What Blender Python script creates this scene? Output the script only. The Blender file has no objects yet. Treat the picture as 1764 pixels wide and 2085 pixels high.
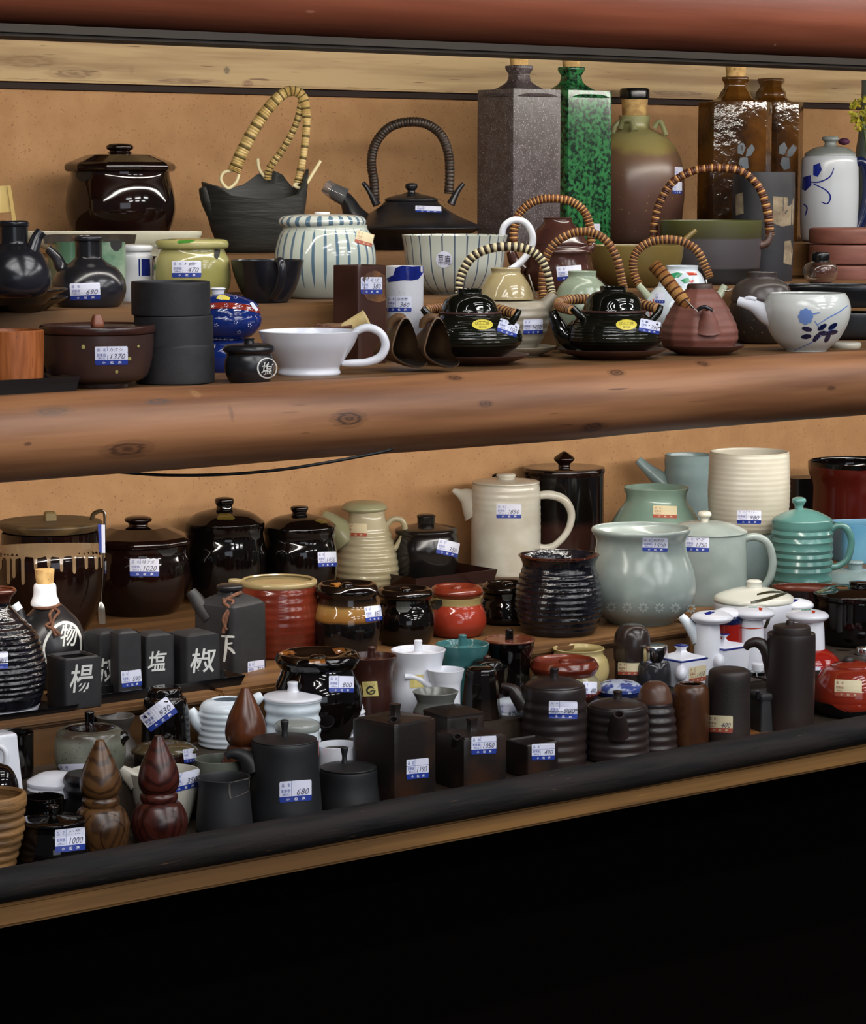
import bpy, bmesh, math, random
from mathutils import Vector, Matrix
random.seed(7)
S = bpy.context.scene
COL = S.collection
# ---------------- camera ----------------
IW, IH, F0 = 1764, 2085, 5500.0
PITCH = math.atan(668/F0)
PHI = math.atan(F0/(7018*math.cos(PITCH)))
sp, cp, sf, cf = math.sin(PITCH), math.cos(PITCH), math.sin(PHI), math.cos(PHI)
FW = Vector((sf*cp, cf*cp, -sp)); RT = Vector((cf, -sf, 0)); UP = Vector((sf*sp, cf*sp, cp))
cam = bpy.data.objects.new('camera', bpy.data.cameras.new('camera')); COL.objects.link(cam)
cam.data.sensor_fit = 'HORIZONTAL'; cam.data.sensor_width = 36; cam.data.lens = F0/IW*36
cam.data.clip_start = .05; cam.data.clip_end = 60
cam.matrix_world = Matrix((RT, UP, -FW)).transposed().to_4x4()
S.camera = cam
# ---------------- exposure, world, lamps ----------------
S.view_settings.view_transform = 'Standard'; S.view_settings.look = 'None'
S.view_settings.gamma = 1; S.view_settings.exposure = 0.0; S.view_settings.use_curve_mapping = False
W = bpy.data.worlds.new('room_light'); S.world = W; W.use_nodes = True
W.node_tree.nodes['Background'].inputs[0].default_value = (.80, .88, 1, 1)
W.node_tree.nodes['Background'].inputs[1].default_value = .07
def lamp(name, loc, target, sx, sy, power, col=(.99, .98, .98)):
    l = bpy.data.lights.new(name, 'AREA'); l.shape = 'RECTANGLE'; l.size = sx; l.size_y = sy; l.energy = power; l.color = col
    o = bpy.data.objects.new(name, l); COL.objects.link(o); o.location = loc
    d = (Vector(target)-Vector(loc)).normalized()
    x = Vector((1, 0, 0)); y = d.cross(x).normalized()*-1; x = y.cross(-d).normalized()
    o.rotation_euler = Matrix((x, y, -d)).transposed().to_euler()
    return o
K = 1.0
# fluorescent tubes on the shop ceiling, row behind row
for ry, pw in ((1.75, 5), (1.35, 7), (.95, 8), (.45, 8), (-.6, 10), (-2.4, 13), (-4.8, 16)):
    for rx in (.6, 2.6, 4.6):
        lamp('ceiling_tube', (rx, ry, 1.35), (rx+.2, 3, -.3), 1.2, .04, pw*K)
# shelf lamps fixed behind the log beams
lamp('shelf_tube_upper', (2.6, 2.79, .185), (2.6, 3.38, .02), 3.4, .025, 12*K, (1, .95, .86))
lamp('shelf_tube_lower', (2.6, 2.72, -.305), (2.6, 3.4, -.50), 3.4, .025, 14*K, (1, .95, .87))
# shop window far behind the camera
lamp('shop_window', (-1.5, -5.5, .3), (2.6, 3, -.4), 3.5, 1.6, 32*K, (.80, .88, 1))

# ---------------- materials ----------------
def lin(h):
    h = h.lstrip('#'); c = [int(h[i:i+2], 16)/255 for i in (0, 2, 4)]
    return tuple((x/12.92 if x <= .04045 else ((x+.055)/1.055)**2.4) for x in c)+(1,)
MATS = {}
def M(name, hexc, rough=.4, hex2=None, nscale=30, ncon=(.4, .6), speck=None, ramp=None, rampn=.05, stripes=None, bump=0, bscale=60, stretch=None, metal=0, trans=0, spots=None, coat=0, rings=None, spec=.5):
    if name in MATS: return MATS[name]
    m = bpy.data.materials.new(name); MATS[name] = m; m.use_nodes = True
    nt = m.node_tree; N = nt.nodes; L = nt.links; b = N['Principled BSDF']
    b.inputs['Roughness'].default_value = rough; b.inputs['Metallic'].default_value = metal
    b.inputs['Transmission Weight'].default_value = trans; b.inputs['Coat Weight'].default_value = coat
    b.inputs['Specular IOR Level'].default_value = spec
    b.inputs['Coat Roughness'].default_value = .05
    tc = N.new('ShaderNodeTexCoord'); co = tc.outputs['Object']
    if stretch:
        mp = N.new('ShaderNodeMapping'); mp.inputs['Scale'].default_value = stretch; L.new(co, mp.inputs[0]); co = mp.outputs[0]
    def noise(sc, det=4, c=None):
        n = N.new('ShaderNodeTexNoise'); n.inputs['Scale'].default_value = sc; n.inputs['Detail'].default_value = det
        L.new(c or co, n.inputs['Vector']); return n.outputs['Fac']
    def mr(v, a, bb, c=0, d=1):
        n = N.new('ShaderNodeMapRange'); n.clamp = True
        n.inputs[1].default_value = a; n.inputs[2].default_value = bb; n.inputs[3].default_value = c; n.inputs[4].default_value = d
        L.new(v, n.inputs[0]); return n.outputs[0]
    def mth(op, a, bb=None):
        n = N.new('ShaderNodeMath'); n.operation = op
        for i, v in enumerate((a, bb)):
            if v is None: continue
            if isinstance(v, (int, float)): n.inputs[i].default_value = v
            else: L.new(v, n.inputs[i])
        return n.outputs[0]
    def mix(f, a, bb):
        n = N.new('ShaderNodeMix'); n.data_type = 'RGBA'
        L.new(f, n.inputs['Factor'])
        for s, v in ((n.inputs['A'], a), (n.inputs['B'], bb)):
            if isinstance(v, tuple): s.default_value = v
            else: L.new(v, s)
        return n.outputs['Result']
    colr = lin(hexc)
    if ramp:
        cr = N.new('ShaderNodeValToRGB'); el = cr.color_ramp.elements
        for i, (p, h) in enumerate(ramp):
            e = el[i] if i < 2 else el.new(p)
            e.position = p; e.color = lin(h)
        sx = N.new('ShaderNodeSeparateXYZ'); L.new(tc.outputs['Generated'], sx.inputs[0])
        nz = noise(nscale, 3)
        v = mth('ADD', sx.outputs[2], mth('MULTIPLY', mth('SUBTRACT', nz, .5), rampn*2))
        L.new(v, cr.inputs[0]); colr = cr.outputs[0]
    if hex2: colr = mix(mr(noise(nscale, 6), *ncon), colr, lin(hex2))
    if rings:  # wood figure
        w = N.new('ShaderNodeTexWave'); w.wave_type = 'RINGS'; w.inputs['Scale'].default_value = rings[1]; w.inputs['Distortion'].default_value = 3
        w.inputs['Detail'].default_value = 2; w.inputs['Detail Scale'].default_value = 1.5
        L.new(co, w.inputs['Vector']); colr = mix(mr(w.outputs['Fac'], .55, .95, 0, .8), colr, lin(rings[0]))
    if speck: colr = mix(mr(noise(speck[1], 2), speck[2], speck[2]+.06), colr, lin(speck[0]))
    if stripes:  # painted vertical lines round a turned pot: count, width, colour, z range (generated)
        cnt, wd, hx, z0, z1 = stripes
        so = N.new('ShaderNodeSeparateXYZ'); L.new(tc.outputs['Object'], so.inputs[0])
        an = mth('ARCTAN2', so.outputs[1], so.outputs[0])
        t = mth('FRACT', mth('MULTIPLY', an, cnt/(2*math.pi)))
        dd = mth('ABSOLUTE', mth('SUBTRACT', t, .5))
        sg = N.new('ShaderNodeSeparateXYZ'); L.new(tc.outputs['Generated'], sg.inputs[0])
        tap = mth('MULTIPLY', mr(sg.outputs[2], z0, z0+.25), mr(sg.outputs[2], z1, z1-.12))
        wv = mth('MULTIPLY', tap, wd)
        f = mth('MULTIPLY', mth('LESS_THAN', dd, wv), .85)
        colr = mix(f, colr, lin(hx))
    for s in (spots or []):
        vd = N.new('ShaderNodeVectorMath'); vd.operation = 'SUBTRACT'; L.new(tc.outputs['Object'], vd.inputs[0]); vd.inputs[1].default_value = s[0]
        vm = N.new('ShaderNodeVectorMath'); vm.operation = 'MULTIPLY'; L.new(vd.outputs[0], vm.inputs[0]); vm.inputs[1].default_value = (1/s[1], 8, 1/s[2])
        vl = N.new('ShaderNodeVectorMath'); vl.operation = 'LENGTH'; L.new(vm.outputs[0], vl.inputs[0])
        dist = mth('ADD', vl.outputs['Value'], mth('MULTIPLY', mth('SUBTRACT', noise(90, 3), .5), .7))
        colr = mix(mth('MULTIPLY', mr(dist, 1.0, .5, 0, .85), mr(mth('SINE', mth('MULTIPLY', dist, 16)), -1, 1, .45, 1)), colr, lin(s[3]))
    if isinstance(colr, tuple): b.inputs['Base Color'].default_value = colr
    else: L.new(colr, b.inputs['Base Color'])
    if bump:
        bp = N.new('ShaderNodeBump'); bp.inputs['Strength'].default_value = bump; bp.inputs['Distance'].default_value = .001
        L.new(noise(bscale, 3), bp.inputs['Height']); L.new(bp.outputs[0], b.inputs['Normal'])
    return m

# ---------------- mesh helpers ----------------
def project(p):
    d = p.dot(FW); return IW/2+F0*p.dot(RT)/d, IH/2-F0*p.dot(UP)/d, d
def mkobj(name, verts, faces, mats, parent=None, mi=None, smooth=True, sharp=38):
    me = bpy.data.meshes.new(name); me.from_pydata([tuple(v) for v in verts], [], faces)
    for m in (mats if isinstance(mats, (list, tuple)) else [mats]): me.materials.append(m)
    if mi: me.polygons.foreach_set('material_index', mi)
    me.validate(); me.update()
    if smooth:
        me.polygons.foreach_set('use_smooth', [True]*len(me.polygons)); me.set_sharp_from_angle(angle=math.radians(sharp))
    o = bpy.data.objects.new(name, me); COL.objects.link(o)
    if parent: o.parent = parent
    return o
def box(name, x0, x1, y0, y1, z0, z1, mat, bev=.003, parent=None):
    bm = bmesh.new(); bmesh.ops.create_cube(bm, size=1)
    for v in bm.verts: v.co = Vector((x0+(v.co.x+.5)*(x1-x0), y0+(v.co.y+.5)*(y1-y0), z0+(v.co.z+.5)*(z1-z0)))
    if bev: bmesh.ops.bevel(bm, geom=bm.edges[:], offset=bev, segments=2, affect='EDGES')
    me = bpy.data.meshes.new(name); bm.to_mesh(me); bm.free(); me.materials.append(mat)
    o = bpy.data.objects.new(name, me); COL.objects.link(o)
    if parent: o.parent = parent
    return o
def tagit(o, label=None, cat=None, group=None, kind=None):
    if label: o['label'] = label
    if cat: o['category'] = cat
    if group: o['group'] = group
    if kind: o['kind'] = kind
    return o
def crom(pts, sub=5):
    """points (a, b[, 's']) -> smooth polyline; 's' marks a corner"""
    n = len(pts); P = [(p[0], p[1]) for p in pts]; C = [len(p) > 2 for p in pts]
    out = []
    for i in range(n-1):
        p0, p1, p2, p3 = P[i-1] if i and not C[i] else P[i], P[i], P[i+1], P[i+2] if i+2 < n and not C[i+1] else P[i+1]
        k = 1 if (C[i] and C[i+1]) else sub
        for j in range(k):
            t = j/k; t2, t3 = t*t, t*t*t
            out.append(tuple(.5*(2*p1[a]+(p2[a]-p0[a])*t+(2*p0[a]-5*p1[a]+4*p2[a]-p3[a])*t2+(3*p1[a]-p0[a]-3*p2[a]+p3[a])*t3) for a in (0, 1)))
    out.append(P[-1]); return out
def crom3(pts, sub=6):
    P = [Vector(p) for p in pts]; n = len(P); out = []
    for i in range(n-1):
        p0, p1, p2, p3 = P[max(i-1, 0)], P[i], P[i+1], P[min(i+2, n-1)]
        for j in range(sub):
            t = j/sub; out.append(.5*((2*p1)+(p2-p0)*t+(2*p0-5*p1+4*p2-p3)*t*t+(3*p1-p0-3*p2+p3)*t**3))
    out.append(P[-1]); return out
GLY = {}
def glyph(txt, offs=0, shear=0):
    """text -> flat triangles in a 0..1 box, with width/height ratio"""
    key = (txt, offs, shear)
    if key in GLY: return GLY[key]
    cu = bpy.data.curves.new('t', 'FONT'); cu.body = txt; cu.resolution_u = 2; cu.offset = offs; cu.shear = shear
    o = bpy.data.objects.new('t', cu); COL.objects.link(o); bpy.context.view_layer.update()
    me = o.evaluated_get(bpy.context.evaluated_depsgraph_get()).to_mesh()
    V = [(v.co.x, v.co.y) for v in me.vertices]; Fs = [tuple(p.vertices) for p in me.polygons]
    o.evaluated_get(bpy.context.evaluated_depsgraph_get()).to_mesh_clear()
    bpy.data.objects.remove(o); bpy.data.curves.remove(cu)
    x0 = min(v[0] for v in V); x1 = max(v[0] for v in V); y0 = min(v[1] for v in V); y1 = max(v[1] for v in V)
    g = ([((x-x0)/(x1-x0), (y-y0)/(y1-y0)) for x, y in V], Fs); GLY[key] = g; return g

TIER = dict(A=-.234, B=-.155, C=-.0977, D=-.6225, E=-.6225, F=-.735, G=-.680)
THINGS = []
class Part:
    pass
class Thing:
    """one ware: placed at photo column cx on a shelf level; all sizes in photo pixels at its own distance"""
    def __init__(s, name, label, cat, cx, tier, Y=None, yb=None, rb=0, group=None, lift=0):
        s.name, s.label, s.cat, s.group, s.cx = name, label, cat, group, cx
        Z = (TIER[tier] if isinstance(tier, str) else tier)+lift
        U = cx-IW/2
        if yb is not None:
            yc = yb-rb*(yb-374)/F0
            d = FW*F0+RT*U+UP*(IH/2-yc); O = d*(Z/d.z)
        else:
            X = (U*(Y*cf*cp-Z*sp)+F0*Y*sf)/(F0*cf-U*sf*cp); O = Vector((X, Y, Z))
        s.O = O; px, s.y0, dep = project(O); s.s = dep/F0
        q = project(O+Vector((0, 0, .01)))[1]; s.sv = .01/(s.y0-q)
        s.el = (s.y0-374)/F0
        h = math.hypot(O.x, O.y); s.rz = math.atan2(-O.x, O.y)
        s.parts = []; s.empty = bpy.data.objects.new(name, None); s.empty.empty_display_size = .02
        COL.objects.link(s.empty); s.empty.location = O; s.empty.rotation_euler = (0, 0, s.rz)
        THINGS.append(s)
    def P(s, px, py, d=0):
        return Vector(((px-s.cx)*s.s, -d*s.s, (s.y0+d*s.el-py)*s.sv))
    def add(s, o, parent=None):
        o.parent = parent.o if isinstance(parent, Part) else s.empty
        if o.parent == s.empty: s.parts.append(o)
        return o
    def lathe(s, name, mat, prof, inner=0, ribs=None, sq=None, ngon=None, seg=56, sub=5, parent=None, cx=None, d=0, squash=1, wob=0, inmat=None, zf=None, sharp=38, label=None):
        """prof: (radius, y[, 's']) from bottom to top in photo pixels"""
        if not s.parts and abs(prof[0][1]-s.y0) > .01:   # the foot rests on its shelf
            yb_, yt_ = prof[0][1], prof[-1][1]; ym = yb_-.55*(yb_-yt_)
            prof = [(q[0], q[1]+(s.y0-yb_)*max(0, (q[1]-ym)/(yb_-ym)))+tuple(q[2:]) for q in prof]
        pr = crom(prof, 14 if ribs else sub)
        if ribs:
            a, n = ribs[:2]; r0, r1 = (ribs[2:] if len(ribs) > 2 else (0, 1)); m = len(pr)
            y_b, y_t = pr[0][1], pr[-1][1]
            pr = [(r+(a*math.sin(2*math.pi*n*((y-y_b)/(y_t-y_b)-r0)/(r1-r0)) if r0 <= (y-y_b)/(y_t-y_b) <= r1 else 0), y) for r, y in pr]
        nout = len(pr)
        if inner:
            top = pr[-1]; yb_ = pr[0][1]
            ins = [(r-inner, y) for r, y in reversed(pr) if y < yb_-inner*1.2][::2]
            pr = pr+[(top[0]-inner*.25, top[1]-inner*.25), (top[0]-inner*.75, top[1]-inner*.25), (top[0]-inner, top[1]+inner*.3)]
            pr += [p for p in ins if p[1] > top[1]+inner*.4]
        cxl = ((cx if cx is not None else s.cx)-s.cx)*s.s
        def sec(t):
            if sq:
                n, rot = sq[0], math.radians(sq[1]); c, q = abs(math.cos(t-rot)), abs(math.sin(t-rot))
                return (c**n+q**n)**(-1/n)
            if ngon:
                a = 2*math.pi/ngon[0]; u = (t-math.radians(ngon[1])) % a
                return (math.cos(a/2)/math.cos(u-a/2))
            return 1+(wob*math.sin(3*t+1)+wob*.7*math.sin(5*t) if wob else 0)
        if sq or ngon: seg = 96 if sq else ngon[0]*8
        R = [sec(2*math.pi*i/seg) for i in range(seg)]
        mx = max(R[i]*math.cos(2*math.pi*i/seg) for i in range(seg)) if (sq or ngon) else 1
        R = [r/mx for r in R]
        V = []; Fc = []; mi = []
        for k, (r, y) in enumerate(pr):
            z = (s.y0-y)*s.sv
            for i in range(seg):
                t = 2*math.pi*i/seg
                dz = zf(t, k/(nout-1) if k < nout else 1) if zf else 0
                V.append((cxl+max(r, .05)*s.s*R[i]*math.cos(t), -d*s.s+max(r, .05)*s.s*R[i]*math.sin(t)*squash, z+d*s.el*s.sv+dz*s.sv))
        m = len(pr)
        for k in range(m-1):
            for i in range(seg):
                j = (i+1) % seg; Fc.append((k*seg+i, k*seg+j, (k+1)*seg+j, (k+1)*seg+i)); mi.append(1 if inmat and k >= nout-1 else 0)
        Fc.append(tuple(range(seg))[::-1]); mi.append(0)
        Fc.append(tuple((m-1)*seg+i for i in range(seg))); mi.append(1 if inmat and inner else 0)
        o = mkobj(name, V, Fc, [mat]+([inmat] if inmat else []), mi=mi, sharp=sharp)
        if label: o['label'] = label
        p = Part(); p.o = o; p.cx = cxl; p.dy = -d*s.s; p.sq = squash
        p.pr = [(r*s.s, (s.y0-y+d*s.el)*s.sv) for r, y in pr[:nout]]; p.R = R; p.seg = seg; p.round = not (sq or ngon)
        s.add(o, parent); return p
    def front(s, p, x, z):
        """front surface of a turned/square part at local x, z"""
        r = None
        for (r0, z0), (r1, z1) in zip(p.pr, p.pr[1:]):
            if min(z0, z1) <= z <= max(z0, z1) and abs(z1-z0) > 1e-9:
                q = r0+(r1-r0)*(z-z0)/(z1-z0); r = q if r is None else max(r, q)
        if r is None: r = p.pr[-1][0] if z > max(p.pr[0][1], p.pr[-1][1]) else p.pr[0][0]
        x = x-p.cx
        if p.round:
            x = max(-r*.995, min(r*.995, x)); return p.dy-math.sqrt(r*r-x*x)*p.sq
        x = max(-r*.995, min(r*.995, x)); best = 0
        for i in range(p.seg):
            t0, t1 = 2*math.pi*i/p.seg, 2*math.pi*(i+1)/p.seg; a, b = p.R[i]*r, p.R[(i+1) % p.seg]*r
            x0, x1 = a*math.cos(t0), b*math.cos(t1)
            if min(x0, x1) <= x <= max(x0, x1) and abs(x1-x0) > 1e-9:
                y = a*math.sin(t0)+(b*math.sin(t1)-a*math.sin(t0))*(x-x0)/(x1-x0); best = min(best, y)
        return p.dy+best
    def on(s, p, px, py, eps=.0004):
        x = (px-s.cx)*s.s; y = -.05
        y = s.front(p, x, (s.y0-py)*s.sv)
        for _ in range(5):
            z = (s.y0-py-y/s.s*s.el)*s.sv; y = .5*(y+s.front(p, x, z))
        z = (s.y0-py-y/s.s*s.el)*s.sv
        n = math.hypot(x-p.cx, y-p.dy) or 1
        k = 1+eps/n
        return Vector((p.cx+(x-p.cx)*k, p.dy+(y-p.dy)*k-eps*.2, z+eps*.3))
    def paint(s, p, mat, polys=(), strokes=(), name='painted_motif', eps=.0004, cuts=2, texts=(), parent=None):
        if name in ('paper_patch', 'glaze_spots', 'glaze_dots') and len(polys) > 1:   # each patch is a part of its own
            for q in polys: o = s.paint(p, mat, [q], (), name.rstrip('s'), eps, cuts)
            return o
        V = []; Fc = []; seen = {}
        def quad2(a, b, c, d_):
            i = len(V); V.extend([s.on(p, *q, eps) for q in (a, b, c, d_)]); Fc.append((i, i+1, i+2, i+3))
        for st, wd in strokes:
            c = crom3([(q[0], q[1], 0) for q in st], 4); m = len(c)
            for k in range(m-1):
                d = (c[k+1]-c[k]); L_ = d.length or 1; n = Vector((-d.y, d.x, 0))/L_
                w0 = wd*.5*(.55+.45*math.sin(math.pi*min(1, (k+.6)/m))); w1 = wd*.5*(.55+.45*math.sin(math.pi*min(1, (k+1.6)/m)))
                quad2(*[(v.x, v.y) for v in (c[k]-n*w0, c[k]+n*w0, c[k+1]+n*w1, c[k+1]-n*w1)])
        for po in polys:
            bm = bmesh.new(); vs = [bm.verts.new((q[0], q[1], 0)) for q in po]; bm.faces.new(vs)
            bmesh.ops.triangulate(bm, faces=bm.faces[:])
            if cuts: bmesh.ops.subdivide_edges(bm, edges=bm.edges[:], cuts=cuts, use_grid_fill=True)
            bmesh.ops.triangulate(bm, faces=bm.faces[:]); bm.verts.index_update(); i0 = len(V)
            V.extend([s.on(p, v.co.x, v.co.y, eps) for v in bm.verts])
            Fc.extend([tuple(i0+v.index for v in f.verts) for f in bm.faces]); bm.free()
        for tx, x0, y0, x1, y1, *opt in texts:
            gv, gf = glyph(tx, *(opt[:2] if opt else (0, 0))); i0 = len(V); sl = opt[2] if len(opt) > 2 else 0
            V.extend([s.on(p, x0+(x1-x0)*u, y1-(y1-y0)*v+sl*(x1-x0)*u, eps) for u, v in gv]); Fc.extend([tuple(i0+i for i in f) for f in gf])
        o = mkobj(name, V, Fc, mat, smooth=False); s.add(o, parent if parent else None); return o
    def tag(s, p, cx, cy, w, h, price='', rot=0, kind='blue', slope=0, name_txt=''):
        """price sticker lying on the ware's surface"""
        cr, sr = math.cos(math.radians(rot)), math.sin(math.radians(rot))
        def uv(u, v, e):   # u 0..1 left-right, v 0..1 top-bottom
            x, y = (u-.5)*w, (v-.5)*h
            return s.on(p, cx+x*cr+y*sr, cy-x*sr+y*cr+slope*x, e)
        V = []; Fc = []; mi = []
        nu, rows = 10, (0, .08, .35, .54, .73, .74, .9, 1)
        base = {}
        for j, v in enumerate(rows):
            for i in range(nu+1):
                u = i/nu
                uu = .02 if (i == 0 and j in (0, len(rows)-1)) else .98 if (i == nu and j in (0, len(rows)-1)) else u
                base[i, j] = len(V); V.append(uv(uu, v, .0004))
        for j in range(len(rows)-1):
            for i in range(nu): Fc.append((base[i, j], base[i+1, j], base[i+1, j+1], base[i, j+1])); mi.append(1 if j >= 4 else 0)
        def quad(u0, v0, u1, v1, k, e=.00055):
            i = len(V); V.extend([uv(u0, v0, e), uv(u1, v0, e), uv(u1, v1, e), uv(u0, v1, e)]); Fc.append((i, i+1, i+2, i+3)); mi.append(k)
        def text(t, u0, v0, u1, v1, k, sh=0, off=0):
            gv, gf = glyph(t, off, sh); i0 = len(V)
            V.extend([uv(u0+(u1-u0)*a, v1-(v1-v0)*b, .0006) for a, b in gv]); Fc.extend([tuple(i0+i for i in f) for f in gf]); mi.extend([k]*len(gf))
        quad(.0, .33, 1, .345, 3); quad(.37, 0, .38, .73, 3)
        text('品', .07, .1, .15, .27, 3); text('名', .25, .1, .33, .27, 3)
        text('卸単価', .06, .38, .33, .55, 3); text('(税込)', .09, .58, .31, .71, 3)
        text('小', .22, .8, .31, .94, 2, 0, .02); text('松', .46, .8, .56, .95, 2, 0, .01); text('庵', .7, .8, .8, .95, 2, 0, .01)
        if price: text(price, .46 if len(price) > 3 else .54, .40, .92, .69, 4, .3)
        if name_txt: text(name_txt, .43, .08, .85, .28, 4, .2)
        mats = [MT['paper'], MT['tagblue'], MT['white_ink'], MT['blue_ink'], MT['pencil']] if kind == 'blue' else [MT['paper_old'], MT['tagred'], MT['paper_old'], MT['red_ink'], MT['pencil']]
        o = mkobj('price_label', V, Fc, mats, mi=mi, smooth=False); o['label'] = ('white and blue' if kind == 'blue' else 'cream and red')+' paper price sticker'
        s.add(o); return o
    def tube(s, name, mat, path, r, seg=14, parent=None, sub=6, flat=1, closed=False, open_end=False, mats=None, bands=0, bulge=0, pat=None, label=None):
        """path of (px, py[, d]); r single or per-point px radius"""
        P = [s.P(*q) for q in path]; R = [r]*len(P) if isinstance(r, (int, float)) else list(r)
        c = crom3(P, sub if not bands else max(2, int(math.ceil(bands*4/(len(P)-1)))))
        n = len(c)
        rr = []
        for k in range(n):
            t = k/(n-1)*(len(R)-1); i = min(int(t), len(R)-2); rr.append((R[i]+(R[i+1]-R[i])*(t-i))*s.s)
        V = []; Fc = []; mi = []
        prevn = None
        for k in range(n):
            tg = (c[min(k+1, n-1)]-c[max(k-1, 0)]).normalized()
            if prevn is None:
                a = Vector((0, 1, 0)); prevn = (a-tg*a.dot(tg)).normalized() if abs(tg.y) < .95 else tg.cross(Vector((1, 0, 0))).normalized()
            else: prevn = (prevn-tg*prevn.dot(tg)).normalized()
            bn = tg.cross(prevn); q = rr[k]
            if bands: q *= 1+bulge*abs(math.sin(math.pi*bands*k/(n-1)))
            for i in range(seg):
                t = 2*math.pi*i/seg; V.append(c[k]+prevn*(q*math.cos(t)*flat)+bn*(q*math.sin(t)))
        for k in range(n-1):
            for i in range(seg):
                j = (i+1) % seg; Fc.append((k*seg+i, k*seg+j, (k+1)*seg+j, (k+1)*seg+i))
                b_ = int(bands*(k+.5)/(n-1)) if bands else 0
                mi.append((pat[b_ % len(pat)] if pat else 0))
        Fc.append(tuple(range(seg))[::-1]); mi.append(0)
        if open_end:   # hollow mouth at the far end
            tg = (c[-1]-c[-2]).normalized(); i0 = len(V); base = (n-1)*seg
            for kk, (f_, dp) in enumerate(((.72, 0), (.6, .8), (.35, 1.6))):
                for i in range(seg): V.append(c[-1]+(V[base+i]-c[-1])*f_-tg*rr[-1]*dp)
                a = base if kk == 0 else i0+(kk-1)*seg
                for i in range(seg): j = (i+1) % seg; Fc.append((a+i, a+j, i0+kk*seg+j, i0+kk*seg+i)); mi.append(0)
            Fc.append(tuple(i0+2*seg+i for i in range(seg))); mi.append(0)
        else: Fc.append(tuple((n-1)*seg+i for i in range(seg))); mi.append(0)
        o = mkobj(name, V, Fc, mats or [mat], mi=mi, sharp=60)
        if label: o['label'] = label
        s.add(o, parent); pt = Part(); pt.o = o; return pt
    def ball(s, name, mat, px, py, rx, ry=None, d=0, parent=None, rd=None, label=None):
        c = s.P(px, py, d); ry = ry or rx; rd = rd or rx; bm = bmesh.new(); bmesh.ops.create_uvsphere(bm, u_segments=24, v_segments=16, radius=1)
        V = [(c.x+v.co.x*rx*s.s, c.y+v.co.y*rd*s.s, c.z+v.co.z*ry*s.s) for v in bm.verts]; bm.verts.index_update()
        Fc = [tuple(v.index for v in f.verts) for f in bm.faces]; bm.free()
        o = mkobj(name, V, Fc, mat); s.add(o, parent)
        if label: o['label'] = label
        return o
    def mesh(s, name, mat, V, Fc, parent=None, smooth=True, sharp=38, mi=None, label=None):
        o = mkobj(name, V, Fc, mat, smooth=smooth, sharp=sharp, mi=mi); s.add(o, parent)
        if label: o['label'] = label
        return o
    def arch(s, name, path, r, bands=30, pat=(0, 1), mats=None, parent=None):
        return s.tube(name, None, path, r, seg=12, bands=int(bands*1.5), bulge=.2, pat=pat, mats=mats or [MT['wick_a'], MT['wick_b']], parent=parent)
    def done(s):
        tops = s.parts
        if len(tops) == 1:
            o = tops[0]; o.parent = None; o.location = s.empty.location; o.rotation_euler = s.empty.rotation_euler
            bpy.data.objects.remove(s.empty); o.name = s.name; root = o
        else: root = s.empty
        tagit(root, s.label, s.cat, s.group)

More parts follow.
